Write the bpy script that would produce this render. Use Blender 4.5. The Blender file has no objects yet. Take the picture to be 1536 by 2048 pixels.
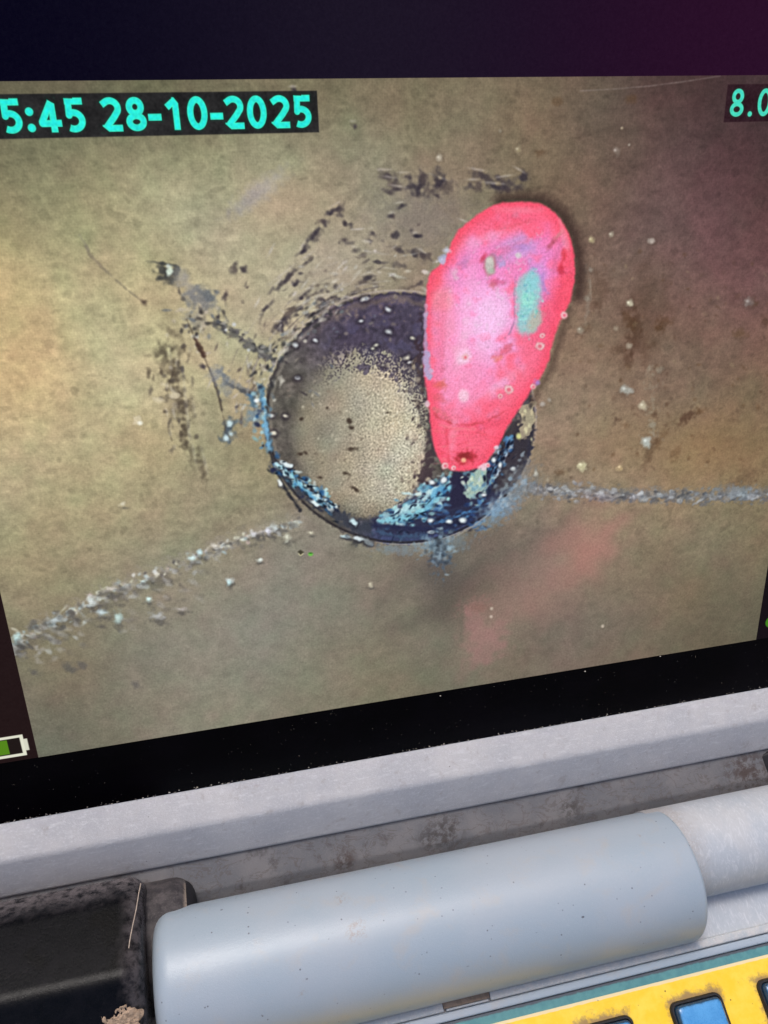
import bpy, bmesh, math, random
import numpy as np
from mathutils import Vector, Matrix

scene = bpy.context.scene
col = scene.collection
MM = 0.001
random.seed(7)

# ------------------------------------------------------------------ camera
# Axes of the place: X along the hinge, Y away from the user, Z up (millimetres in
# the tables below).  Origin: lower left corner of the picture shown on the screen.
TILT = math.radians(52.5)                 # slope of the opened lid
CT, ST = math.cos(TILT), math.sin(TILT)
CAM_MM = (49.147, -64.891, 212.164)
# rows: lid axes (along hinge, up the lid, out of the lid) in camera axes (right, down, forward)
LID_IN_CAM = np.array([[0.97314746, -0.11362734, 0.20018204],
                       [-0.03122755, -0.92679715, -0.37426179],
                       [0.22805451, 0.35796071, -0.9054586]])
WORLD_FROM_LID = np.array([[1, 0, 0], [0, CT, -ST], [0, ST, CT]])
FOCAL_PX, PX_W, PX_H = 1641.943, 1536.0, 2048.0
cd = bpy.data.cameras.new('camera')
cam = bpy.data.objects.new('camera', cd)
col.objects.link(cam)
rot = WORLD_FROM_LID @ LID_IN_CAM @ np.diag([1, -1, -1])
M4 = Matrix([list(rot[i]) + [CAM_MM[i] * MM] for i in range(3)] + [[0, 0, 0, 1]])
cam.matrix_world = M4
cd.sensor_fit = 'VERTICAL'
cd.sensor_height = 24.0
cd.lens = 24.0 * FOCAL_PX / PX_H
cd.clip_start, cd.clip_end = 0.005, 100.0
scene.camera = cam

# ------------------------------------------------------------------ daylight
SUN_ELEV, SUN_AZ = math.radians(66), math.radians(-20)   # azimuth from +Y towards +X
world = bpy.data.worlds.new('World')
scene.world = world
world.use_nodes = True
wn, wl = world.node_tree.nodes, world.node_tree.links
sky = wn.new('ShaderNodeTexSky')
sky.sky_type = 'NISHITA'
sky.sun_disc = False
sky.sun_elevation = SUN_ELEV
sky.sun_rotation = SUN_AZ
sky.air_density, sky.dust_density, sky.ozone_density = 1.0, 5.0, 1.0
wl.new(sky.outputs[0], wn['Background'].inputs[0])
wn['Background'].inputs[1].default_value = 0.15
sd = bpy.data.lights.new('sun', 'SUN')
sd.energy, sd.angle, sd.color = 1.5, math.radians(16), (1.0, 0.98, 0.955)
sun = bpy.data.objects.new('sun', sd)
col.objects.link(sun)
to_sun = Vector((math.sin(SUN_AZ) * math.cos(SUN_ELEV), math.cos(SUN_AZ) * math.cos(SUN_ELEV), math.sin(SUN_ELEV)))
sun.rotation_euler = (-to_sun).to_track_quat('-Z', 'Y').to_euler()
scene.view_settings.view_transform = 'Standard'
scene.view_settings.look = 'None'
scene.view_settings.gamma = 1.0
scene.view_settings.use_curve_mapping = False
scene.view_settings.exposure = 0.0


# ------------------------------------------------------------------ node helpers
def srgb(r, g, b):
    f = lambda c: (c / 255 / 12.92) if c / 255 <= 0.04045 else ((c / 255 + 0.055) / 1.055) ** 2.4
    return (f(r), f(g), f(b), 1.0)


class Mat:
    """small builder; coordinates are object space in millimetres"""

    def __init__(self, name):
        self.m = bpy.data.materials.new(name)
        self.m.use_nodes = True
        self.n, self.l = self.m.node_tree.nodes, self.m.node_tree.links
        self.p = self.n['Principled BSDF']
        tc = self.n.new('ShaderNodeTexCoord')
        sc = self.n.new('ShaderNodeVectorMath')
        sc.operation = 'SCALE'
        sc.inputs['Scale'].default_value = 1000.0
        self.l.new(tc.outputs['Object'], sc.inputs[0])
        self.mm = sc.outputs[0]

    def put(self, v, sock):
        if isinstance(v, bpy.types.NodeSocket):
            self.l.new(v, sock)
        else:
            sock.default_value = v

    def vec(self, scale=(1, 1, 1), rot=(0, 0, 0), src=None):
        m = self.n.new('ShaderNodeMapping')
        self.l.new(src or self.mm, m.inputs[0])
        m.inputs['Scale'].default_value = scale
        m.inputs['Rotation'].default_value = rot
        return m.outputs[0]

    def noise(self, scale, detail=4, rough=0.55, src=None, dist=0.0):
        t = self.n.new('ShaderNodeTexNoise')
        self.l.new(src or self.mm, t.inputs['Vector'])
        t.inputs['Scale'].default_value = scale
        t.inputs['Detail'].default_value = detail
        t.inputs['Roughness'].default_value = rough
        t.inputs['Distortion'].default_value = dist
        return t.outputs['Fac']

    def voro(self, scale, src=None, feature='F1'):
        t = self.n.new('ShaderNodeTexVoronoi')
        t.feature = feature
        self.l.new(src or self.mm, t.inputs['Vector'])
        t.inputs['Scale'].default_value = scale
        return t.outputs['Distance']

    def ramp(self, v, lo, hi, a=0.0, b=1.0):
        t = self.n.new('ShaderNodeMapRange')
        t.interpolation_type = 'SMOOTHSTEP'
        self.put(v, t.inputs[0])
        for i, x in enumerate((lo, hi, a, b)):
            self.put(x, t.inputs[1 + i])
        return t.outputs[0]

    def math(self, op, a, b=0.0, clamp=False):
        t = self.n.new('ShaderNodeMath')
        t.operation = op
        t.use_clamp = clamp
        self.put(a, t.inputs[0])
        self.put(b, t.inputs[1])
        return t.outputs[0]

    def mix(self, f, a, b):
        t = self.n.new('ShaderNodeMix')
        t.data_type = 'RGBA'
        self.put(f, t.inputs[0])
        self.put(a, t.inputs[6])
        self.put(b, t.inputs[7])
        return t.outputs[2]

    def sep(self):
        t = self.n.new('ShaderNodeSeparateXYZ')
        self.l.new(self.mm, t.inputs[0])
        return t.outputs

    def bump(self, h, strength=0.3, dist=0.0002):
        t = self.n.new('ShaderNodeBump')
        t.inputs['Strength'].default_value = strength
        t.inputs['Distance'].default_value = dist
        self.put(h, t.inputs['Height'])
        self.l.new(t.outputs[0], self.p.inputs['Normal'])

    def done(self, color, rough=0.6, spec=0.5):
        self.put(color, self.p.inputs['Base Color'])
        self.put(rough, self.p.inputs['Roughness'])
        self.put(spec, self.p.inputs['Specular IOR Level'])
        return self.m


# ------------------------------------------------------------------ mesh helpers
def link(name, me, mat, parent=None):
    o = bpy.data.objects.new(name, me)
    col.objects.link(o)
    if mat:
        me.materials.append(mat)
    if parent:
        o.parent = parent
    return o


def finish(bm, name, mat, parent=None, angle=32):
    bmesh.ops.recalc_face_normals(bm, faces=bm.faces)
    for f in bm.faces:
        f.smooth = True
    lim = math.radians(angle)
    for e in bm.edges:
        if len(e.link_faces) == 2 and e.calc_face_angle(0) > lim:
            e.smooth = False
    me = bpy.data.meshes.new(name)
    bm.to_mesh(me)
    bm.free()
    return link(name, me, mat, parent)


def fillet(pts, radii, n=6):
    """round the corners of a closed polygon (mm)"""
    out = []
    N = len(pts)
    for i in range(N):
        p = Vector(pts[i])
        r = radii[i] if isinstance(radii, (list, tuple)) else radii
        a, b = Vector(pts[i - 1]) - p, Vector(pts[(i + 1) % N]) - p
        if r <= 0:
            out.append(p)
            continue
        la, lb = a.length, b.length
        a.normalize()
        b.normalize()
        half = a.angle(b) / 2
        t = min(r / math.tan(half), la * 0.48, lb * 0.48)
        r2 = t * math.tan(half)
        c = p + (a + b).normalized() * (r2 / math.sin(half))
        s, e = p + a * t - c, p + b * t - c
        ang = s.angle(e) if s.length > 1e-9 and e.length > 1e-9 else 0
        sgn = 1 if s.x * e.y - s.y * e.x > 0 else -1
        for k in range(n + 1):
            th = sgn * ang * k / n
            out.append(c + Vector((s.x * math.cos(th) - s.y * math.sin(th), s.x * math.sin(th) + s.y * math.cos(th))))
    return out


def add_extrusion(bm, prof, xs):
    """sweep a closed (y,z) profile along x through the stations xs; a station is x or (x, inset towards centroid)"""
    cy = sum(p[0] for p in prof) / len(prof)
    cz = sum(p[1] for p in prof) / len(prof)
    rings = []
    for s in xs:
        x, k = s if isinstance(s, tuple) else (s, 0.0)
        ring = []
        for p in prof:
            d = Vector((p[0] - cy, p[1] - cz))
            L = d.length
            q = d * (max(L - k, 0.01) / L)
            ring.append(bm.verts.new((x * MM, (cy + q.x) * MM, (cz + q.y) * MM)))
        rings.append(ring)
    n = len(prof)
    for a, b in zip(rings, rings[1:]):
        for i in range(n):
            bm.faces.new((a[i], a[(i + 1) % n], b[(i + 1) % n], b[i]))
    bm.faces.new(rings[0])
    bm.faces.new(list(reversed(rings[-1])))


def round_stations(x0, x1, r0, r1, n=6, mid=0):
    """stations of a bar whose two ends are rounded by r0 and r1"""
    out = [(x0 + r0 * (1 - math.cos(math.pi / 2 * k / n)), r0 * (1 - math.sin(math.pi / 2 * k / n))) for k in range(n + 1)] if r0 > 0 else [(x0, 0)]
    for k in range(1, mid + 1):
        out.append((x0 + r0 + (x1 - r1 - x0 - r0) * k / (mid + 1), 0))
    out += [(x1 - r1 * (1 - math.sin(math.pi / 2 * k / n)), r1 * (1 - math.cos(math.pi / 2 * k / n))) for k in range(n + 1)] if r1 > 0 else [(x1, 0)]
    return out


def circle(cy, cz, r, n=72):
    return [(cy + r * math.cos(2 * math.pi * k / n), cz + r * math.sin(2 * math.pi * k / n)) for k in range(n)]


def L2W(d, n):
    """lid coordinates (up the lid, out of the lid) to (Y, Z)"""
    return (CT * d - ST * n, ST * d + CT * n)


def add_lid_box(bm, x0, x1, d0, d1, n0, n1):
    v = []
    for x in (x0, x1):
        for d, n in ((d0, n0), (d1, n0), (d1, n1), (d0, n1)):
            y, z = L2W(d, n)
            v.append(bm.verts.new((x * MM, y * MM, z * MM)))
    for f in ((0, 1, 2, 3), (7, 6, 5, 4), (0, 4, 5, 1), (1, 5, 6, 2), (2, 6, 7, 3), (3, 7, 4, 0)):
        bm.faces.new([v[i] for i in f])


def lid_quad(name, x0, x1, d0, d1, n, mat, parent, uv):
    """thin sheet lying on the lid, with uv = (x0, x1, d0, d1) of the display it shows"""
    bm = bmesh.new()
    top = []
    for x, d in ((x0, d0), (x1, d0), (x1, d1), (x0, d1)):
        y, z = L2W(d, n)
        top.append(bm.verts.new((x * MM, y * MM, z * MM)))
    low = []
    for x, d in ((x0, d0), (x1, d0), (x1, d1), (x0, d1)):
        y, z = L2W(d, n - 0.04)
        low.append(bm.verts.new((x * MM, y * MM, z * MM)))
    lay = bm.loops.layers.uv.new('UVMap')
    fs = [bm.faces.new(top), bm.faces.new(list(reversed(low)))]
    for i in range(4):
        fs.append(bm.faces.new((top[i], low[i], low[(i + 1) % 4], top[(i + 1) % 4])))
    for f in fs:
        for lp in f.loops:
            i = (top.index(lp.vert) if lp.vert in top else low.index(lp.vert))
            X, D = ((x0, d0), (x1, d0), (x1, d1), (x0, d1))[i]
            lp[lay].uv = ((X - uv[0]) / (uv[1] - uv[0]), (D - uv[2]) / (uv[3] - uv[2]))
    me = bpy.data.meshes.new(name)
    bm.to_mesh(me)
    bm.free()
    return link(name, me, mat, parent)


# ------------------------------------------------------------------ picture shown on the display
# The drain inspection picture is drawn here as a flat image of the display, in the
# display's own plane.  Measured positions are in the pixels of a survey view of the
# display and are taken to the display plane by VIEW.
LCD = (-32.0, 232.0, 0.0, 184.0)          # lit panel and the bezel strip above, mm
RES = 8.0                                 # texels per mm


def paint_display():
    rng = np.random.default_rng(11)
    x0, x1, d0, d1 = LCD
    W, Hh = int((x1 - x0) * RES), int((d1 - d0) * RES)
    X = (x0 + (np.arange(W) + 0.5) / RES)[None, :].astype(np.float32)
    D = (d0 + (np.arange(Hh) + 0.5) / RES)[:, None].astype(np.float32)
    C = (49.147, 128.818, 180.639)
    A = LID_IN_CAM.T
    v = (X - C[0], D - C[1], -C[2])
    cx = A[0, 0] * v[0] + A[0, 1] * v[1] + A[0, 2] * v[2]
    cy = A[1, 0] * v[0] + A[1, 1] * v[1] + A[1, 2] * v[2]
    cz = A[2, 0] * v[0] + A[2, 1] * v[1] + A[2, 2] * v[2]
    PX = (768 + FOCAL_PX * cx / cz).astype(np.float32)
    PY = (1024 + FOCAL_PX * cy / cz).astype(np.float32)

    def to_mm(x, y):
        r = LID_IN_CAM @ np.array([x - 768.0, y - 1024.0, FOCAL_PX])
        k = -C[2] / r[2]
        return C[0] + k * r[0], C[1] + k * r[1]

    # --- noise fields, unit variance
    fy = np.fft.fftfreq(Hh)[:, None].astype(np.float32)
    fx = np.fft.rfftfreq(W)[None, :].astype(np.float32)
    def field(sig, sx=1.0, sy=1.0):
        w = np.fft.rfft2(rng.standard_normal((Hh, W)).astype(np.float32))
        g = np.exp(-2 * (math.pi * sig) ** 2 * ((fx * sx) ** 2 + (fy * sy) ** 2))
        o = np.fft.irfft2(w * g, (Hh, W)).astype(np.float32)
        return o / o.std()
    N0 = rng.standard_normal((Hh, W)).astype(np.float32)
    _w = np.fft.rfft2(rng.standard_normal((Hh, W)).astype(np.float32))
    _r = (fx ** 2 + fy ** 2) * (2 * math.pi) ** 2
    NB = np.fft.irfft2(_w * (np.exp(-_r * 1.1 ** 2 / 2) - np.exp(-_r * 2.6 ** 2 / 2)), (Hh, W)).astype(np.float32)
    NB /= NB.std()
    N1, N2, N3, N4, N5 = field(1.3), field(2.6), field(6), field(15), field(45)

    img = np.zeros((Hh, W, 3), np.float32)

    def sl(xa, ya, xb, yb):
        c = [to_mm(x, y) for x in (xa, xb) for y in (ya, yb)]
        xs, ds = [p[0] for p in c], [p[1] for p in c]
        i0 = max(0, int((min(ds) - d0) * RES) - 2)
        i1 = min(Hh, int((max(ds) - d0) * RES) + 3)
        j0 = max(0, int((min(xs) - x0) * RES) - 2)
        j1 = min(W, int((max(xs) - x0) * RES) + 3)
        return (slice(i0, i1), slice(j0, j1)) if i1 > i0 and j1 > j0 else None

    def ss(t):
        t = np.clip(t, 0, 1)
        return t * t * (3 - 2 * t)

    def lift(c):
        """the feed is exposed bright: colours noted by eye are raised and greyed a little"""
        c = np.clip(np.asarray(c, np.float32) / 255, 0, 1)
        lum = c.mean(-1, keepdims=True)
        sat = c.max(-1, keepdims=True) - c.min(-1, keepdims=True)
        c = c ** (1.0 - 0.26 * ss((lum - 0.24) / 0.26) * (1 - 0.65 * ss((sat - .18) / .3)))
        g = c.mean(-1, keepdims=True)
        return g + (c - g) * 0.96

    def put(s, m, c, raw=False):
        m = m[..., None]
        img[s] = img[s] * (1 - m) + (np.asarray(c, np.float32) / 255 if raw else lift(c)) * m

    def blob(x, y, rx, ry=None, ang=0, c=(0, 0, 0), a=1.0, soft=0.35, rough=0.0, nz=None):
        ry = ry or rx
        R = max(rx, ry) * (1.15 + soft + abs(rough)) + 3
        s = sl(x - R, y - R, x + R, y + R)
        if s is None:
            return
        ca, sa = math.cos(math.radians(ang)), math.sin(math.radians(ang))
        dx, dy = PX[s] - x, PY[s] - y
        u, w = (dx * ca + dy * sa) / rx, (-dx * sa + dy * ca) / ry
        r = np.sqrt(u * u + w * w)
        if rough:
            r = r + rough * (nz if nz is not None else N2)[s]
        soft = soft + 1.1 / min(rx, ry)
        put(s, a * ss((1 + soft - r) / (2 * soft)), c)

    def poly_dist(s, P, closed=True):
        """signed distance (inside negative) in survey pixels"""
        x, y = PX[s], PY[s]
        best = np.full(x.shape, 1e9, np.float32)
        ins = np.zeros(x.shape, bool)
        n = len(P)
        for i in range(n if closed else n - 1):
            ax, ay = P[i]
            bx, by = P[(i + 1) % n]
            ex, ey = bx - ax, by - ay
            t = np.clip(((x - ax) * ex + (y - ay) * ey) / (ex * ex + ey * ey + 1e-9), 0, 1)
            best = np.minimum(best, (x - ax - t * ex) ** 2 + (y - ay - t * ey) ** 2)
            if closed:
                cond = (ay > y) != (by > y)
                ins ^= cond & (x < (bx - ax) * (y - ay) / ((by - ay) if by != ay else 1e-9) + ax)
        best = np.sqrt(best)
        return np.where(ins, -best, best) if closed else best

    def poly(P, c, a=1.0, soft=3.0, rough=0.0, nz=None):
        m = soft + abs(rough) * 3 + 2
        s = sl(min(p[0] for p in P) - m, min(p[1] for p in P) - m, max(p[0] for p in P) + m, max(p[1] for p in P) + m)
        if s is None:
            return
        d = poly_dist(s, P)
        if rough:
            d = d + rough * (nz if nz is not None else N2)[s]
        put(s, a * ss((soft - d) / (2 * soft)), c)

    def line(P, w, c, a=1.0, soft=2.0, rough=0.0, nz=None):
        m = w + soft + abs(rough) * 3 + 2
        s = sl(min(p[0] for p in P) - m, min(p[1] for p in P) - m, max(p[0] for p in P) + m, max(p[1] for p in P) + m)
        if s is None:
            return
        d = poly_dist(s, P, False) - w / 2
        if rough:
            d = d + rough * (nz if nz is not None else N2)[s]
        put(s, a * ss((soft - d) / (2 * soft)), c)

    def smooth(P, n=4):
        """closed spline through the points"""
        P = np.array(P, float)
        out = []
        N = len(P)
        for i in range(N):
            p0, p1, p2, p3 = P[i - 1], P[i], P[(i + 1) % N], P[(i + 2) % N]
            for k in range(n):
                t = k / n
                out.append(tuple(0.5 * (2 * p1 + (p2 - p0) * t + (2 * p0 - 5 * p1 + 4 * p2 - p3) * t * t + (3 * p1 - p0 - 3 * p2 + p3) * t ** 3)))
        return out

    def U(a, b):
        return float(rng.uniform(a, b))

    def pick(seq):
        return seq[int(rng.integers(len(seq)))]

    # --- pipe wall: broad colour of the scene in the picture
    K = [(-250, 300, 140, 134, 110), (-250, 900, 175, 162, 130), (-150, 1400, 105, 102, 90), (-60, 640, 190, 170, 128),
         (50, 333, 128, 123, 102), (90, 340, 133, 136, 108), (260, 403, 167, 167, 137), (130, 503, 168, 168, 134), (40, 643, 201, 183, 141), (20, 760, 196, 176, 138),
         (250, 600, 185, 178, 147), (250, 778, 200, 192, 158), (90, 853, 189, 181, 146), (250, 930, 180, 171, 138), (110, 1063, 174, 164, 133), (60, 1160, 152, 146, 118),
         (330, 1063, 147, 141, 120), (460, 933, 152, 148, 123), (510, 503, 175, 172, 150), (480, 343, 160, 160, 131), (480, 640, 182, 176, 148), (600, 440, 164, 158, 138),
         (130, 1250, 132, 128, 112), (170, 1443, 110, 108, 94), (110, 1340, 118, 115, 102), (280, 1300, 134, 132, 120), (400, 1280, 142, 142, 134), (400, 1360, 138, 138, 130), (420, 1430, 130, 130, 116),
         (550, 1200, 138, 136, 128), (670, 1163, 134, 130, 122), (640, 1280, 134, 133, 124), (730, 1343, 121, 121, 107), (600, 1440, 126, 126, 110), (850, 1400, 114, 114, 96),
         (720, 293, 143, 142, 121), (700, 420, 158, 150, 134), (850, 330, 138, 130, 112), (1000, 300, 132, 124, 104), (1030, 253, 128, 115, 97), (830, 470, 142, 134, 122),
         (1120, 300, 116, 104, 90), (1210, 393, 118, 102, 92), (1290, 280, 98, 82, 76), (1500, 303, 76, 56, 56), (1400, 403, 112, 82, 84), (1300, 460, 118, 94, 90), (1470, 563, 118, 88, 88), (1510, 430, 98, 72, 72),
         (1210, 563, 132, 114, 99), (1330, 600, 128, 102, 92), (1350, 743, 135, 113, 94), (1480, 720, 128, 102, 86), (1230, 700, 140, 122, 104), (1180, 853, 150, 132, 117), (1300, 905, 155, 140, 121),
         (1470, 883, 140, 122, 95), (1380, 900, 150, 130, 104), (1180, 940, 144, 130, 112), (1500, 960, 136, 120, 96), (1450, 1053, 131, 125, 104), (1300, 1070, 144, 130, 112), (1430, 1153, 120, 115, 98), (1300, 1180, 128, 120, 106),
         (1450, 1253, 84, 80, 66), (1480, 1200, 100, 97, 82), (1130, 1293, 120, 107, 102), (1300, 1270, 108, 102, 90), (1020, 1330, 116, 110, 98), (1060, 1080, 128, 120, 110), (880, 1240, 116, 114, 104), (820, 1150, 124, 120, 112),
         (230, 169, 98, 97, 78), (20, 175, 92, 88, 72), (420, 172, 106, 104, 86), (620, 178, 112, 108, 88), (800, 170, 110, 102, 84), (1100, 165, 98, 86, 74), (1400, 162, 78, 62, 58), (1520, 200, 68, 50, 52), (1650, 350, 70, 52, 54), (1650, 900, 115, 98, 78)]
    step = 8
    qx, qy = PX[::step, ::step], PY[::step, ::step]
    num = np.zeros(qx.shape + (3,), np.float32)
    den = np.zeros(qx.shape, np.float32)
    for k in K:
        d2 = (qx - k[0]) ** 2 + (qy - k[1]) ** 2
        w = np.exp(-d2 / (2 * 95.0 ** 2)) + 3e3 / (d2 + 4e3) ** 1.5 * 4
        num += w[..., None] * np.array(k[2:], np.float32)
        den += w
    low = num / den[..., None] / 255 * np.array((1.015, .985, .95), np.float32)
    low[..., 2] *= 1 + .05 * ss((qx - 1100) / 250) * ss((900 - qy) / 300)
    low *= (1 - .07 * ss((qx - 1050) / 250) * ss((1000 - qy) / 150))[..., None]
    ii = np.clip((np.arange(Hh) - step / 2 + .5) / step, 0, low.shape[0] - 1.001)
    jj = np.clip((np.arange(W) - step / 2 + .5) / step, 0, low.shape[1] - 1.001)
    i0, j0 = ii.astype(int), jj.astype(int)
    fi, fj = (ii - i0)[:, None, None].astype(np.float32), (jj - j0)[None, :, None].astype(np.float32)
    lr = low[i0] * (1 - fi) + low[np.minimum(i0 + 1, low.shape[0] - 1)] * fi
    img[:] = lr[:, j0] * (1 - fj) + lr[:, np.minimum(j0 + 1, low.shape[1] - 1)] * fj
    # mottling of the pipe wall
    still = ss((PY - 1050 + 0.20 * (PX - 600) * (PX < 600)) / 120) * 0.55     # quiet film of water at the bottom
    tex = (0.016 * N4 + 0.021 * N3 + 0.018 * N2 * (1 - still) + 0.018 * field(4, 1.6, .8) * (1 - .5 * still))
    img *= (1 + tex * (1 - 0.4 * still))[..., None]
    img *= 1 + (np.stack([N5, 0 * N5, -N5], -1)) * 0.008
    hue = field(20)
    img *= 1 + np.stack([hue, -0.25 * hue, 0.2 * hue], -1) * 0.009
    # darker freckles and scratches of the wall
    stre = field(3.2, 2.4, 0.8)
    mask = ss((stre - 1.75) / 0.8) * ss((980 - PY) / 200) * 0.07
    img *= (1 - mask)[..., None]
    mask = ss((N3 - 1.2) / 1.4) * 0.12 * (1 - still)
    img *= (1 - mask)[..., None]
    del stre, mask, hue

    # --- faint hazes
    blob(560, 420, 70, 45, -20, (186, 150, 122), 0.35, 1.0)
    blob(515, 385, 55, 16, -38, (165, 160, 156), 0.55, 0.9, 0.15)
    blob(500, 400, 40, 10, -40, (120, 112, 110), 0.4, 0.9, 0.2)
    blob(640, 560, 150, 60, -35, (172, 160, 148), 0.30, 0.9)
    blob(845, 440, 80, 60, 10, (112, 102, 96), 0.55, 0.9, 0.12)
    blob(20, 620, 60, 120, 0, (205, 168, 118), 0.30, 1.0)
    blob(1400, 900, 160, 60, 0, (146, 106, 62), 0.35, 1.0)
    blob(1290, 640, 45, 90, 5, (82, 60, 46), 0.35, 0.9, 0.15, N3)

    # --- dark smears behind the ring and the tag (upper wall)
    dk = [(60, 54, 62), (72, 64, 66), (52, 46, 56), (84, 72, 70)]
    for (x, y, rx, ry, an) in [(660, 425, 13, 6, -35), (676, 418, 12, 6, -30), (648, 442, 9, 8, 0), (632, 468, 7, 12, 30), (693, 446, 7, 5, 0),
                               (690, 480, 8, 5, 0), (745, 466, 6, 6, 0), (775, 352, 14, 9, 0), (783, 366, 12, 8, 10), (812, 355, 10, 6, 0), (830, 372, 12, 7, 20),
                               (778, 385, 12, 5, 20), (850, 362, 14, 9, 40), (885, 372, 18, 14, 20), (876, 350, 9, 12, -20), (866, 382, 12, 6, 0), (800, 380, 14, 4, 10), (840, 388, 10, 5, 30),
                               (962, 352, 18, 9, 10), (985, 360, 16, 8, 5), (950, 372, 12, 9, 0), (1018, 366, 18, 10, -10), (1042, 352, 12, 9, 30), (1030, 378, 16, 7, -25), (995, 376, 20, 6, 5),
                               (802, 412, 9, 3, -10), (785, 434, 6, 5, 0), (790, 470, 9, 7, 0), (798, 500, 12, 5, 40), (832, 473, 7, 4, 0), (826, 505, 12, 6, 20), (850, 512, 12, 6, 30),
                               (712, 502, 7, 5, 0), (728, 510, 6, 5, 0), (700, 590, 30, 4, -22), (742, 555, 14, 6, -20), (660, 604, 22, 5, -30),
                               (575, 556, 24, 4.5, -38), (560, 572, 12, 4, -45), (604, 596, 16, 5, -42), (636, 583, 14, 4, -30), (645, 600, 20, 4, -12), (700, 604, 26, 4, -8),
                               (632, 626, 22, 4, -20), (465, 536, 7, 10, 30), (485, 541, 9, 6, -45), (448, 596, 4, 9, 15), (708, 252, 6, 6, 0), (590, 182, 8, 5, 0),
                               (620, 520, 18, 3, -35), (608, 500, 10, 4, -60), (570, 640, 8, 12, 40), (560, 655, 9, 9, 0), (590, 622, 26, 5, -30)]:
        for q in range(3):
            t = U(-.7, .7)
            ax_, ay_ = math.cos(math.radians(an)), math.sin(math.radians(an))
            blob(x + t * rx * ax_ + U(-2, 2), y + t * rx * ay_ + U(-2, 2), rx * U(.45, .9), ry * U(.5, 1.1), an + U(-25, 25), pick(dk), U(0.35, 0.75), 0.75, 0.35)
        if U(0, 1) < 0.55:
            blob(x - rx * 0.4, y - ry - 4, rx * 0.9, 2.2, an, (186, 174, 158), 0.45, 0.5, 0.2)
    # dashes that run round the ring
    for k in range(330):
        th = math.radians(U(178, 312))
        q = 1.03 + abs(rng.normal(0, 0.26))
        if q > 1.75:
            continue
        x, y = 800 + 268 * q * math.cos(th), 838 + 252 * q * math.sin(th)
        if x > 860 and y > 470 or x < 330:
            continue
        dens = math.exp(-((math.degrees(th) - 232) / 42) ** 2)
        if U(0, 1) > 0.30 + 0.7 * dens:
            continue
        an = math.degrees(th) + 90 + U(-38, 38)
        L, w = U(3, 15), U(1.5, 3.6)
        if U(0, 1) < 0.62:
            blob(x, y, L * U(.5, 1), w * U(.8, 1.5), an, pick(dk + [(96, 84, 76), (104, 94, 84)]), U(0.3, 0.8), 0.6, 0.35)
        else:
            blob(x, y, L * 0.8, w * 0.9, an, pick([(196, 186, 166), (178, 172, 158), (188, 176, 170)]), U(0.3, 0.7), 0.45, 0.2)
    # rubbed arcs concentric with the ring
    for q, a in [(1.06, .5), (1.10, .35), (1.16, .35), (1.24, .25), (1.33, .2)]:
        for j in range(9):
            t0 = U(190, 262)
            P = [(800 + 268 * q * math.cos(math.radians(t0 + 2 * m)), 838 + 252 * (q + U(-.004, .004)) * math.sin(math.radians(t0 + 2 * m))) for m in range(int(U(4, 9)))]
            line(P, 2.2, pick([(112, 100, 92), (188, 178, 160), (90, 80, 78)]), a, 2.0, 0.6)

    # --- crack with its dark deposit, upper left
    line([(172, 492), (178, 508), (215, 545), (255, 580), (287, 605)], 3, (112, 102, 84), 0.55, 2.5, 0.8)
    line([(160, 470), (178, 500)], 3, (118, 110, 92), 0.4, 2.5, 0.8)
    blob(287, 604, 8, 5, 30, (84, 70, 60), 0.8, 0.5, 0.2)
    for (x, y, rx, ry, an) in [(325, 540, 14, 8, 20), (338, 556, 12, 9, 60), (330, 528, 20, 3, 10), (322, 556, 8, 5, 0), (350, 545, 8, 12, 0)]:
        blob(x, y, rx, ry, an, (66, 66, 64), 0.85, 0.45, 0.25)
    blob(360, 552, 14, 16, 0, (122, 122, 120), 0.5, 0.8, 0.2)
    blob(340, 541, 5, 9, 10, (205, 222, 200), 0.9, 0.4, 0.2)
    blob(336, 532, 4, 4, 0, (196, 206, 196), 0.8, 0.4)
    line([(370, 560), (385, 585)], 16, (140, 134, 124), 0.5, 8, 3)
    blob(405, 600, 32, 20, 30, (100, 102, 106), 0.75, 0.6, 0.25)
    blob(418, 592, 13, 9, 0, (84, 90, 98), 0.6, 0.6, 0.25)
    blob(393, 640, 22, 18, 0, (124, 118, 108), 0.6, 0.7, 0.3)
    for k in range(42):
        x, y = 395 + rng.normal(0, 24), 640 + rng.normal(0, 32)
        blob(x, y, U(2.5, 8), U(2, 4), U(0, 180), pick([(66, 62, 60), (80, 74, 70), (176, 160, 134), (190, 188, 182), (96, 100, 104)]), U(.5, .9), .45, .2)
    line([(436, 645), (470, 668), (505, 693), (545, 716)], 17, (84, 82, 80), 0.8, 6, 3.5)
    for k in range(46):
        t = U(0, 1)
        x, y = 432 + 122 * t + rng.normal(0, 4), 642 + 78 * t + rng.normal(0, 7)
        blob(x, y, U(3, 8), U(2, 5), U(-40, 70), pick([(56, 54, 58), (66, 62, 66), (98, 94, 92), (78, 80, 84), (132, 128, 120)]), U(.5, .9), .4, .25)
    for (x, y, r) in [(468, 649, 4), (452, 660, 3), (497, 700, 3)]:
        blob(x, y, r, r, 0, (190, 192, 194), .8, .4)
    line([(374, 640), (395, 690), (408, 715), (424, 750), (436, 785), (450, 850), (456, 880)], 4, (70, 60, 54), 0.75, 3, 1.2)
    line([(392, 680), (408, 712)], 8, (74, 50, 42), 0.7, 3, 1)
    blob(436, 748, 18, 16, 20, (112, 116, 120), .7, .6, .3)
    line([(440, 745), (466, 765), (496, 785)], 13, (98, 104, 110), .65, 6, 3)
    line([(455, 768), (490, 784)], 6, (70, 72, 76), .7, 3, 1.5)
    blob(452, 772, 13, 20, 0, (104, 110, 116), .5, .6, .25)
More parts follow.
